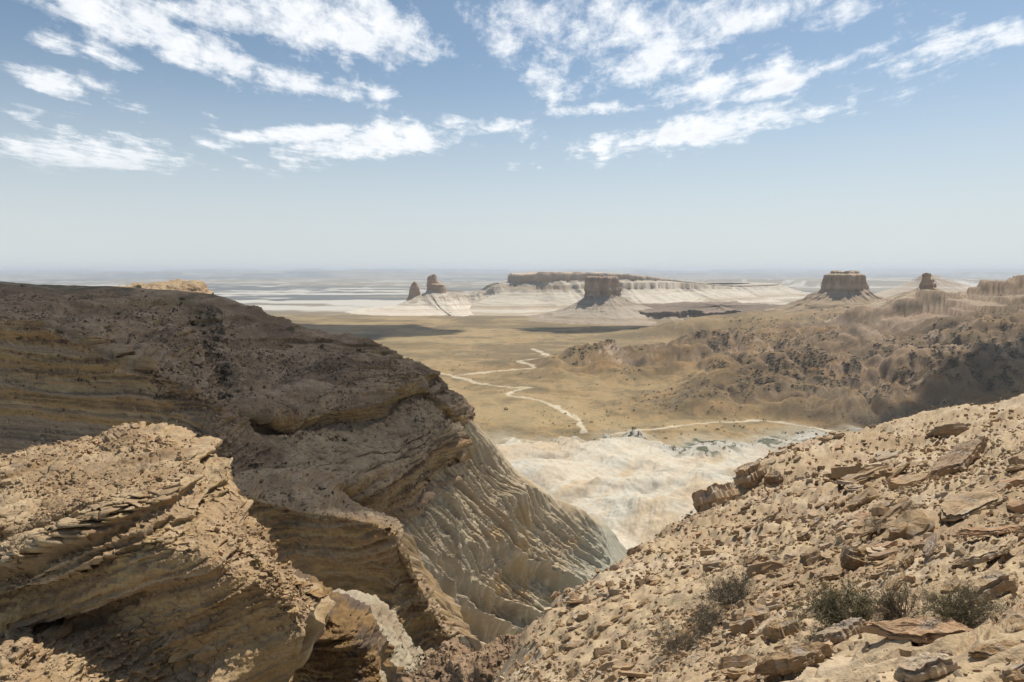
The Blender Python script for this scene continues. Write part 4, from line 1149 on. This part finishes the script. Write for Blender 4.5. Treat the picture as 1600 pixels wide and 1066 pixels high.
hero("flat wedge slab between the stone beam and the massive slab", 1510, 880, 60, d2(0), (d2(4), 0), flat=.12, elong=1.8, lift=.1)
hero("small slab bridging the dark hollow above the bushes", 1437, 858, 54, d2(-6), (d2(4), 0), flat=.11, elong=2.0, lift=.2)
hero("brown tilted slab with a grey blue stain at bottom centre", 1085, 1035, 75, d2(35), (d2(10), d2(-6)), flat=.11, elong=1.9, tone=[.37, .28, .18], lift=.1)
hero("smooth tilted plate right of the stained slab", 1150, 1010, 60, d2(38), (d2(8), 0), flat=.08, elong=1.7, lift=.1)
hero("jutting finger of rock pointing down the slope in the middle distance", 1420, 880, 60, d2(28), (d2(4), d2(-10)), flat=.16, elong=2.6, tone=[.34, .24, .14], lift=.2)
hero("low flat slab shading a gap left of the dark upright boulder", 1300, 905, 85, d2(24), (d2(5), 0), flat=.08, elong=2.6, lift=.1)
hero("pair slab of flat stone lying across the slope above the grey shrub clump", 1230, 915, 60, d2(30), (d2(8), 0), flat=.09, elong=2.8, tone=[.36, .26, .16], lift=.12)
hero("ragged ledge block on the slope beside a dry brown shrub", 1180, 880, 50, d2(15), (d2(6), d2(-5)), flat=.2, elong=2.2, tone=[.36, .24, .14], lift=.15)
hero("overhanging ledge block high on the slope with a shadow beneath", 1258, 842, 36, d2(5), (d2(6), 0), cat="rock", flat=.28, elong=1.6, lift=.2)
hero("lower overhanging pink and gold crag on the skyline of the slope", 1118, 792, 100, d2(10), (d2(-8), d2(6)), cat="crag", name="boulder", flat=.36, elong=1.3, tone=[.47, .34, .21], lift=.22, nang=60, layers=3, ragged=.07)
hero("upper overhanging gold crag just above the lower one", 1176, 752, 72, d2(20), (d2(-8), d2(4)), cat="crag", name="boulder", flat=.42, elong=1.3, tone=[.47, .35, .22], lift=.3, nang=60, layers=3, ragged=.07)
hero("small slab on the skyline dip of the rubble slope", 1505, 668, 40, d2(10), (0, 0), flat=.14, elong=2.5, tone=[.36, .27, .18], lift=.1)
hero("dark knobbly rock among the stones below the long pointed slab", 1478, 1030, 36, d2(70), (d2(20), d2(10)), cat="rock", name="boulder", flat=.45, elong=1.2, tone=[.30, .21, .14], lift=.2)
hero("wide slab at the bottom right corner under the pointed slab", 1560, 1020, 110, d2(-20), (d2(4), 0), flat=.1, elong=2.0, lift=.08)
hero("rounded stone on the bottom edge in front of the double slab", 1222, 1062, 66, 0, (0, 0), cat="rock", name="boulder", flat=.35, elong=1.3, lift=.1)

GROUPS = [("brown flat stone lying on the rubble slope", "flat stones scattered over the rubble slope"), ("small broken slab in the scree near the skyline", "broken slabs high on the rubble slope")]
STN = []
cnt = 0
while cnt < 268:
    px = R2.uniform(880, 1600); py = R2.uniform(650, 1066)
    bigone = cnt < 58
    if bigone: px = R2.uniform(1330, 1610); py = R2.uniform(700, 1066)
    p = hit(px, py)
    if p is None or (p[1] > 62): continue
    if any(abs(px - a) < w_ * .42 and abs(py - b) < w_ * .2 + 8 for a, b, w_ in HB): continue
    if bigone and 1270 < px < 1600 and 900 < py < 1030: continue
    if 1270 < px < 1570 and 925 < py < 975: continue
    w = float(np.exp(R2.normal(0, .42))) * np.interp(p[1], [3, 6, 12, 30, 60], [88, 62, 34, 19, 14])
    if w < 11: continue
    if bigone: w = R2.uniform(48, 120)
    elif R2.random() < .3 and 990 < px < 1330: w *= 1.5
    o = place_rock(variants[int(R2.integers(len(variants)))] if not bigone else variants[int(R2.integers(10)) * 3 + 1 + cnt % 2], px, py, w, yaw=R2.normal(.2, .24) + (np.pi if R2.random() < .5 else 0), tilt=tuple(R2.normal(0, .16, 2) + [.08, 0]), lift=R2.uniform(-.02, .12), sc=(1, 1, R2.uniform(.7, 1.5)))
    if o is None: continue
    o['kind'] = 'thing'
    STN.append((o, px, py, w, p[1], o.data.name))
    cnt += 1

# fine scree: past counting, one object
def scatter(name, pos, nor, size, geos, mat, tones, r, spread=.25, kind='stuff', zs=(.7, 1.3), sink=0.0, freeyaw=False):
    out_v, out_t, out_c, base = [], [], [], 0
    k = len(pos)
    which = r.integers(len(geos), size=k)
    for gi, (V, T) in enumerate(geos):
        s_ = np.where(which == gi)[0]
        if not len(s_): continue
        n = nor[s_] + r.normal(0, spread, (len(s_), 3)); n /= np.linalg.norm(n, axis=1, keepdims=True)
        xh = np.array([1.0, 0, 0])[None] - n * n[:, :1]
        xh /= np.linalg.norm(xh, axis=1, keepdims=True); yh = np.cross(n, xh)
        yaw = r.normal(.15, .6, len(s_)) if not freeyaw else r.uniform(0, 6.28, len(s_))
        c, s2 = np.cos(yaw)[:, None], np.sin(yaw)[:, None]
        a = xh * c + yh * s2; b = -xh * s2 + yh * c
        sz = size[s_][:, None, None]
        zsf = r.uniform(zs[0], zs[1], len(s_))[:, None, None]
        W = (a[:, None] * V[None, :, :1] + b[:, None] * V[None, :, 1:2] + n[:, None] * V[None, :, 2:3] * zsf) * sz + pos[s_][:, None] - n[:, None] * sz * sink
        out_v.append(W.reshape(-1, 3))
        out_t.append((T[None] + (np.arange(len(s_)) * len(V))[:, None, None]).reshape(-1, 3) + base)
        base += len(s_) * len(V)
        tn = tones[r.integers(len(tones), size=len(s_))] * r.uniform(.8, 1.15, (len(s_), 1))
        out_c.append(np.repeat(tn, len(V), 0))
    return add_mesh(name, np.concatenate(out_v), np.concatenate(out_t), mat, np.concatenate(out_c), smooth=False, nv=3, kind=kind)


def chip_geo(r):
    V, T = slab_geo(r, nang=int(r.integers(5, 8)), layers=1, flat=r.uniform(.15, .4), elong=r.uniform(1.1, 2.0), ragged=.1, nring=0)
    n = (len(V) - 2) // 3
    top = V[2 * n:3 * n]; bot = V[n:2 * n] * [1.0, 1.0, 1.6]
    V2 = np.concatenate([bot, top * r.uniform(.8, 1.0), [top.mean(0) + r.normal(0, .05, 3)]])
    i = np.arange(n); j = (i + 1) % n
    return V2, np.concatenate([np.stack([i, j, n + j], 1), np.stack([i, n + j, n + i], 1), np.stack([n + i, n + j, 0 * i + 2 * n], 1)])


chips = [chip_geo(R2) for _ in range(10)]
ns = 46000
tt = R2.uniform(-.1, .8, ns); tt = np.where(R2.random(ns) < .16, R2.uniform(.8, 1.8, ns), tt); ld = np.exp(np.where(R2.random(ns) < .4, R2.uniform(np.log(8), np.log(45), ns), R2.uniform(np.log(2.6), np.log(64), ns)))
jj = np.clip(np.searchsorted(tl, tt), 0, len(tl) - 1); ii = np.clip(np.searchsorted(dl, ld), 0, len(dl) - 1)
x_ = tl[jj] * dl[ii] + R2.normal(0, .01, ns); y_ = dl[ii]
pp = Gs[ii, jj] + R2.normal(0, .003, (ns, 3)) * dl[ii][:, None]
clump = fbm(pp[:, 0] / 1.5, pp[:, 1] / 1.5, pp[:, 2] * 0, 3)
ok = (clump > R2.uniform(-1.1, .35, ns)) & (pp[:, 0] > -3)
pp = pp[ok]; nn_ = Ns_[ii, jj][ok]
pxs = np.exp(R2.normal(0, .5, len(pp))) * np.interp(pp[:, 1], [3, 8, 20, 60], [6.5, 4.8, 3.8, 2.6])
scatter("scree", pp, nn_, pxs / F * pp[:, 1], chips, M_rock, np.array(RT), R2, sink=.16)

# loose blocks on the sunlit outcrop and on the slopes of the upper cliff
def scatter_grid(name, Gg, Ng, mask, k, sz, mat, tones, sd, **kw):
    r = np.random.default_rng(sd)
    du = np.linalg.norm(np.gradient(Gg, axis=1), axis=-1) * np.linalg.norm(np.gradient(Gg, axis=0), axis=-1)
    sx, sy = proj(Gg)
    a = np.abs(np.gradient(sx, axis=1) * np.gradient(sy, axis=0) - np.gradient(sy, axis=1) * np.gradient(sx, axis=0))
    w = (np.minimum(a, 12) * mask).ravel(); w = w / w.sum()
    i = r.choice(len(w), size=k, p=w)
    p = Gg.reshape(-1, 3)[i]; n = Ng.reshape(-1, 3)[i]
    n = n * .6 + np.array([0, 0, .5])
    n /= np.linalg.norm(n, axis=1, keepdims=True)
    s_ = np.exp(r.normal(0, .45, k)) * sz / F * p[:, 1]
    return scatter(name, p + r.normal(0, .3, (k, 3)) * s_[:, None], n, s_, chips, mat, np.array(tones), r, **kw)


scatter_grid("outcrop_scree", outG, outN, ss(outN[..., 2], .5, .8) * ss(fbm(outG[..., 0] / 2, outG[..., 1] / 2, outG[..., 2] / 2, 3), -.5, .3), 12000, 2.5, M_rock, RT[:3] + RT[5:], 5)
scatter_grid("cliff_scree", cliffG, cliffN, ss(cliffN[..., 2], .35, .6) * ss(cliff_tv, 1.5, 2.2) * ss(fbm(cliffG[..., 0] / 14, cliffG[..., 1] / 14, cliffG[..., 2] / 14, 3), -.4, .4), 9500, 1.7, M_cliff,
             [[.30, .21, .135], [.22, .15, .095], [.35, .26, .165]], 6, spread=.5, freeyaw=True, zs=(1.2, 2.4))

scatter_grid("knoll_scree", knollG, knollN, knollN[..., 2] > .2, 2500, 3.2, M_rock, [[.22, .15, .09], [.29, .2, .12], [.17, .115, .07]], 8, spread=.5, freeyaw=True)
scatter_grid("tier_scree", tierG, tierN, ss(tierN[..., 2], .5, .8) * (tier_tv > .8), 2500, 2.0, M_cliff, [[.27, .21, .145], [.2, .15, .105], [.33, .26, .18]], 9, spread=.5, freeyaw=True)

# ------------------------------------------------------------------ shrubs
M_twig = plain_mat("dry_twig", (0.22, 0.175, 0.13), .9, .4, .02)
M_leaf = plain_mat("scrub_leaf", (0.17, 0.15, 0.07), .8, .4, .05)
M_leafg = plain_mat("grey_scrub_leaf", (0.21, 0.18, 0.12), .85, .35, .05)
M_scrub = stone_mat("scrub", 0.5, 0.0, 0.0, .4)


def tuft_geo(r, k=46):
    """low dome of upright leaf blades"""
    V = []; T = []
    for i in range(k):
        a = r.uniform(0, 6.28); q = math.sqrt(r.random()) * .75
        c = np.array([math.cos(a) * q, math.sin(a) * q, r.uniform(0, .75) * (1 - q * q)])
        d = r.normal(0, 1, (3, 3)) * .2
        d[2] += np.array([math.cos(a) * .12, math.sin(a) * .12, .22])
        V += list(c + d); T.append((3 * i, 3 * i + 1, 3 * i + 2))
    return np.array(V), np.array(T)


tufts = [tuft_geo(R2) for _ in range(6)]


def shrub_geo(r, h=1.0, spread=1.0, stems=12, depth=3, leafy=1.0, th=.012):
    tv_, tf_, lv, lf_ = [], [], [], []
    def tube(a, b, ra, rb):
        d = b - a; L = np.linalg.norm(d)
        if L < 1e-5: return
        d = d / L; s_ = np.cross(d, [0, 0, 1.0]) if abs(d[2]) < .95 else np.cross(d, [1.0, 0, 0]); s_ /= np.linalg.norm(s_); t_ = np.cross(d, s_)
        o = len(tv_)
        for p_, r_ in ((a, ra), (b, rb)):
            for k in range(3):
                an = k * 2.094
                tv_.append(p_ + (s_ * math.cos(an) + t_ * math.sin(an)) * r_)
        for k in range(3):
            j = (k + 1) % 3
            tf_.append((o + k, o + j, o + 3 + j)); tf_.append((o + k, o + 3 + j, o + 3 + k))
    def leaf(p, d):
        for _ in range(int(r.poisson(2.6 * leafy))):
            q = p + r.normal(0, .012, 3) * h
            v = d * .6 + r.normal(0, .55, 3); v /= np.linalg.norm(v); w = np.cross(v, r.normal(0, 1, 3)); w /= np.linalg.norm(w) + 1e-6
            L = r.uniform(.022, .045) * h; o = len(lv)
            lv.extend([q - w * L * .16, q + w * L * .16, q + v * L]); lf_.append((o, o + 1, o + 2))
    def grow(p, d, L, rad, k):
        seg = 3 if k else 2
        for s_ in range(seg):
            d = d + r.normal(0, .22, 3) + np.array([0, 0, .06]); d /= np.linalg.norm(d)
            q = p + d * L / seg
            tube(p, q, rad, rad * .78); rad *= .78
            if k <= 1: leaf(q, d)
            p = q
            if k > 0:
                for _ in range(1 + (r.random() < .5)):
                    e = d + r.normal(0, .65, 3); e /= np.linalg.norm(e)
                    grow(p, e, L * r.uniform(.45, .7), rad * .7, k - 1)
    for i in range(stems):
        a = r.uniform(0, 6.28); e = r.uniform(.25, 1.25)
        d = np.array([math.cos(a) * spread * math.cos(e), math.sin(a) * spread * math.cos(e), math.sin(e)]); d /= np.linalg.norm(d)
        st_ = np.array([math.cos(a), math.sin(a), 0]) * .05 * h
        grow(st_, d, h * r.uniform(.38, .6), th * h, depth)
    return [np.array(q) for q in (tv_, tf_, lv, lf_)]


def shrub(label, px, py, wpx, h=1.0, spread=1.2, stems=14, depth=3, leafy=1.0, mat=None, cat="shrub", sd=0, squash=1.0, group=None, th=.012, name="desert_shrub"):
    p = hit(px, py)
    if p is None: return
    r = np.random.default_rng(sd + 900)
    tv_, tf_, lv, lf_ = shrub_geo(r, 1.0, spread, stems, depth, leafy, th)
    w = tv_[:, 0].max() - tv_[:, 0].min()
    k = wpx / F * p[1] / w
    root = empty(name, p - slope_n(p) * .02, label, cat, group)
    root.scale = (k, k, k * squash)
    add_mesh("stems", tv_, tf_, M_twig, parent=root, smooth=True, nv=3)
    if len(lv): add_mesh("foliage", lv, lf_, mat or M_leaf, parent=root, smooth=False, nv=3)


shrub("green leafy bush just behind the left tip of the long pointed slab", 1325, 978, 165, stems=30, leafy=.9, sd=1, th=.016, squash=.85)
shrub("dark twiggy bush in the middle of the three by the long slab", 1412, 968, 165, stems=24, leafy=.25, sd=2, th=.02, squash=1.1)
shrub("wide spreading bush right of the middle one, behind the long slab", 1502, 978, 190, stems=34, leafy=.6, sd=3, th=.016, squash=.95)
shrub("grey green shrub clump in the middle of the slope", 1140, 945, 105, stems=28, leafy=.7, mat=M_leafg, sd=4)
shrub("grey shrub just below the grey green clump", 1105, 978, 100, stems=26, leafy=.5, mat=M_leafg, sd=5)
shrub("bare dry brown shrub at the lowest end of the shrub row", 1062, 1020, 115, stems=26, leafy=.25, mat=M_leafg, sd=6)
shrub("bare grey shrub above the low flat slab", 1372, 825, 52, stems=14, leafy=.2, mat=M_leafg, sd=7)
shrub("dry thorny shrub in the shade of the ragged ledge block", 1165, 880, 40, stems=12, leafy=.2, mat=M_leafg, sd=8)
shrub("small vivid green shrub below the overhanging ledge block", 1297, 836, 13, stems=9, depth=2, leafy=2.5, sd=9, spread=.8)
shrub("low olive shrub uphill left of the grey green clump", 1121, 915, 24, stems=10, depth=2, leafy=2.0, sd=10)
shrub("faint green tuft beside a thin slab near the slope centre", 1272, 876, 16, stems=8, depth=2, leafy=2.0, sd=11)
shrub("olive shrub left of the shrub row", 1082, 938, 34, stems=10, depth=2, leafy=1.5, sd=12, mat=M_leafg)
shrub("brown woody stump shrub at the left of the slope", 990, 985, 26, stems=12, leafy=.2, sd=13, mat=M_leafg)
shrub("grey green tuft above the lowest left shrubs", 925, 992, 30, stems=10, depth=2, leafy=1.6, sd=14, mat=M_leafg)
shrub("dark small shrub nearest the gorge at lower centre", 872, 1020, 36, stems=10, depth=2, leafy=1.6, sd=15, mat=M_leafg)
shrub("grey green shrub touching the bottom edge at centre", 900, 1056, 44, stems=12, depth=2, leafy=1.6, sd=16, mat=M_leafg)
shrub("sprawling low shrub left of the stained slab", 1010, 1050, 40, stems=12, depth=2, leafy=1.0, sd=17, mat=M_leafg)
shrub("twiggy dry shrub poking over the slope at mid left", 1215, 868, 30, stems=12, depth=2, leafy=.3, sd=18, mat=M_leafg)

shrub("tiny dry tuft high on the slope left of the long laminated slab", 1395, 745, 14, stems=8, depth=2, leafy=.6, sd=21, mat=M_leafg)
shrub("small brown tuft on bare scree below the skyline crags", 1135, 832, 12, stems=8, depth=2, leafy=.8, sd=22, mat=M_leafg)
shrub("small grey tuft on the skyline beside the upper crag", 1205, 735, 12, stems=8, depth=2, leafy=.8, sd=23, mat=M_leafg)
shrub("little olive tuft between two thin slabs in mid slope", 1240, 800, 14, stems=8, depth=2, leafy=1.6, sd=24)
shrub("dry stalks at the foot of the wide undercut slab", 1420, 806, 30, stems=12, depth=2, leafy=.2, sd=25, mat=M_leafg, th=.016)
shrub("low dry shrub left of the dark woody stump shrub", 955, 1015, 26, stems=10, depth=2, leafy=.6, sd=26, mat=M_leafg)
shrub("small grey shrub between the shrub row and the skyline", 1045, 905, 18, stems=9, depth=2, leafy=.8, sd=27, mat=M_leafg)
shrub("dry twig tuft under the right edge slabs", 1575, 985, 50, stems=14, depth=2, leafy=.3, sd=28, th=.016)
SHR = [(1325, 950, "the green leafy bush"), (1415, 940, "the dark twiggy bush"), (1500, 950, "the spreading bush"), (1140, 925, "the grey green shrub clump"), (1105, 965, "the grey shrub below the clump"), (1062, 1000, "the lowest dry shrub"), (1372, 810, "the bare grey shrub"), (990, 975, "the woody stump shrub"), (925, 985, "the grey green tuft"), (872, 1010, "the shrub nearest the gorge"), (900, 1050, "the bottom edge shrub"), (1297, 830, "the vivid green shrub"),
       (1100, 800, "the skyline overhang rocks"), (1350, 668, "the first skyline hump"), (1600, 640, "the top right corner of the slope"), (1480, 655, "the step in the skyline"), (1250, 705, "the pinkish skyline patch"), (1000, 870, "the lower skyline over the gorge")]
SHAPE = {}
for i, m_ in enumerate(variants):
    c_ = np.zeros(len(m_.vertices) * 3); m_.vertices.foreach_get('co', c_); c_ = c_.reshape(-1, 3); e_ = np.ptp(c_, axis=0)
    SHAPE[m_.name] = ("long " if e_[0] / e_[1] > 1.75 else "") + ("thin" if e_[2] / e_[0] < .17 else "blocky" if e_[2] / e_[0] > .26 else "flat")
seen = {}
for o, px, py, w, dist, mn in sorted(STN, key=lambda q: -q[3]):
    lx, ly, ln = min(LM + SHR, key=lambda q: (q[0] - px) ** 2 + ((q[1] - py) * 1.4) ** 2)
    rel = ("above" if py < ly else "below") if abs(py - ly) * 1.5 > abs(px - lx) else ("right of" if px > lx else "left of")
    dd_ = math.hypot(px - lx, py - ly)
    opts = [f"{z_}{SHAPE[mn]} stone {c_}{rel} {ln}" for c_ in (("close " if dd_ < 30 else "well " if dd_ > 70 else "just "), "a little way ", "somewhat ") for z_ in (("big " if w > 40 else "small " if w < 18 else ""), "tan ", "brownish ")]
    lab = next((q for q in opts if q not in seen), None)
    if lab is None:
        side = "uphill" if px > lx else "downhill"
        lab = next((q for q in (f"{SHAPE[mn]} stone {side} of its look-alikes {rel} {ln}", f"{SHAPE[mn]} stone {'nearer' if py > ly else 'farther'} than its look-alikes {rel} {ln}") if q not in seen), opts[0])
    seen[lab] = 1
    tag(o, lab, "stone", "stones scattered over the rubble slope")
    o['kind'] = 'thing'

# scrub that nobody could count on the shaded cliff and over the valley hills
r = np.random.default_rng(3)
SC = np.array([[.05, .042, .024], [.065, .052, .03], [.04, .033, .02]])
def tuft_on(name, Gg, mask, k, sz, sd):
    r = np.random.default_rng(sd)
    sx, sy = proj(Gg)
    a = np.abs(np.gradient(sx, axis=1) * np.gradient(sy, axis=0) - np.gradient(sy, axis=1) * np.gradient(sx, axis=0))
    w = (np.minimum(a, 10) * mask).ravel(); w = w / w.sum()
    i = r.choice(len(w), size=k, p=w)
    p = Gg.reshape(-1, 3)[i]
    s_ = np.exp(r.normal(0, .4, k)) * sz / F * p[:, 1]
    return scatter(name, p + r.normal(0, .5, (k, 3)) * s_[:, None] * [1, 1, 0], np.tile([0, 0, 1.0], (k, 1)), s_, [(V[:66], T[:22]) for V, T in tufts], M_scrub, SC, r, spread=.1, freeyaw=True, zs=(.8, 1.1))
cm = np.clip(cliff_g * 1.6 * ss(fbm(cliffG[..., 0] / 9, cliffG[..., 1] / 9, cliffG[..., 2] / 9, 2), -.2, .3) + .04 * (cliff_tv > 1), 0, 1) * (cliffN[..., 2] > .3)
tuft_on("cliff_scrub", cliffG, cm, 420, 3.0, 41)

tuft_on("valley_scrub", valG, val_scrub * (valG[..., 0] > 100) + .035 * (valG[..., 1] < 2300) * (valG[..., 1] > 1090) * ss(fbm(valG[..., 0] / 60, valG[..., 1] / 90, valG[..., 0] * 0, 3), -.1, .3), 14000, 1.15, 42)
tuft_on("wadi_scrub", valG, val_wadi + 0.0, 500, 1.8, 43)

tuft_on("spur_scrub", spurG, (spurN[..., 2] > .3) * ss(proj(spurG)[1], 985, 1030), 60, 6.0, 44)


# ------------------------------------------------------------------ clouds overhead that shade parts of the land
M_cloud = bpy.data.materials.new("cloud_white")
M_cloud.use_nodes = True
M_cloud.node_tree.nodes['Principled BSDF'].inputs['Base Color'].default_value = (.9, .9, .9, 1)
M_cloud.node_tree.nodes['Principled BSDF'].inputs['Roughness'].default_value = 1.0


ct = NT(M_cloud.node_tree)
_pb = M_cloud.node_tree.nodes['Principled BSDF']; _ot = M_cloud.node_tree.nodes['Material Output']
_tr = ct.n('ShaderNodeBsdfTransparent'); _mx = ct.n('ShaderNodeMixShader'); _mx.inputs[0].default_value = 0.38
ct.l(_pb.outputs[0], _mx.inputs[1]); ct.l(_tr.outputs[0], _mx.inputs[2]); ct.l(_mx.outputs[0], _ot.inputs['Surface'])


def cloud(poly, hgt, thick, sd, gz=0.0, rag=.18):
    """a billowing cloud whose shadow falls on the polygon of ground points"""
    O = np.array(poly, float)
    Oc = np.concatenate([O, O[:1]])
    L = np.hypot(*np.diff(Oc, axis=0).T); cum = np.concatenate([[0], np.cumsum(L)])
    t = np.linspace(0, cum[-1], 241)[:-1]
    C = np.stack([np.interp(t, cum, Oc[:, 0]), np.interp(t, cum, Oc[:, 1])], 1)
    for _ in range(6): C = (np.roll(C, 1, 0) + 2 * C + np.roll(C, -1, 0)) / 4
    cc = C.mean(0)
    size = np.sqrt(np.abs(C - cc).max(0).prod())
    rows = []
    for s_, zf in [(0, -.2), (.3, -.25), (.6, -.25), (.85, -.2), (.97, -.1), (1, .1), (.97, .35), (.85, .6), (.6, .85), (.3, 1), (0, 1.05)]:
        rows.append(np.concatenate([cc + (C - cc) * max(s_, .001), np.full((len(C), 1), zf * thick)], 1))
    g = pchip(np.array(rows), np.linspace(0, 10, 41))
    q = g / (size * .35)
    n1_ = fbm(q[..., 0] + sd, q[..., 1], q[..., 2], 5, .6)
    g[..., :2] = cc + (g[..., :2] - cc) * (1 + rag * n1_[..., None])
    g[..., 2] *= 1 + .7 * fbm(q[..., 0], q[..., 1] + sd, q[..., 2], 4)
    k = hgt / SUN.z
    g[..., 0] += SUN.x * k; g[..., 1] += SUN.y * k; g[..., 2] += gz + hgt
    add_mesh("cloud", g.reshape(-1, 3), grid_faces(g.shape[0], g.shape[1], True)[:, ::-1], M_cloud, kind='structure')


cloud([(-800, 520), (-300, 545), (-60, 450), (-8, 330), (-2, 230), (-10, 150), (-40, 105), (-90, 85), (-250, 80), (-800, 90)], 1600, 160, 1, 230, .05)
cloud([(-1600, 2500), (-900, 2450), (-420, 2650), (-250, 3000), (-500, 3350), (-1700, 3300)], 3900, 260, 2, rag=.35)
cloud([(150, 3000), (700, 2950), (1100, 3100), (900, 3230), (420, 3220), (60, 3140)], 3900, 220, 3, rag=.35)
cloud([(560, 1000), (800, 920), (1500, 1000), (1500, 1420), (1050, 1350), (850, 1250), (640, 1130)], 3900, 250, 4, rag=.3)

# ------------------------------------------------------------------ the hazy air
import bmesh
bm = bmesh.new()
bmesh.ops.create_cube(bm, size=1.0)
me = bpy.data.meshes.new("haze")
bm.to_mesh(me); bm.free()
zlo = min(float((np.array(o.bound_box)[:, 2]).min()) for o in scene.objects if o.type == 'MESH' and o.get('kind') == 'structure' and o.name != 'cloud') - 1.0
zhi = float(valG[..., 2].max()) + 6
zhi = max(zhi, H + 8)
hz = bpy.data.objects.new("haze", me)
scene.collection.objects.link(hz)
hz.scale = (150000, 72000, zhi - zlo)
hz.location = (0, 33000, (zhi + zlo) / 2)
hz['kind'] = 'stuff'
hm = bpy.data.materials.new("haze_air")
hm.use_nodes = True
ht = NT(hm.node_tree); hm.node_tree.nodes.clear()
pv = ht.n('ShaderNodeVolumePrincipled')
pv.inputs['Color'].default_value = (0.86, 0.93, 1.0, 1)
pv.inputs['Density'].default_value = 3.0e-5
pv.inputs['Anisotropy'].default_value = 0.1
ho = ht.n('ShaderNodeOutputMaterial'); ht.l(pv.outputs[0], ho.inputs['Volume'])
me.materials.append(hm)
print("haze", zlo, zhi)
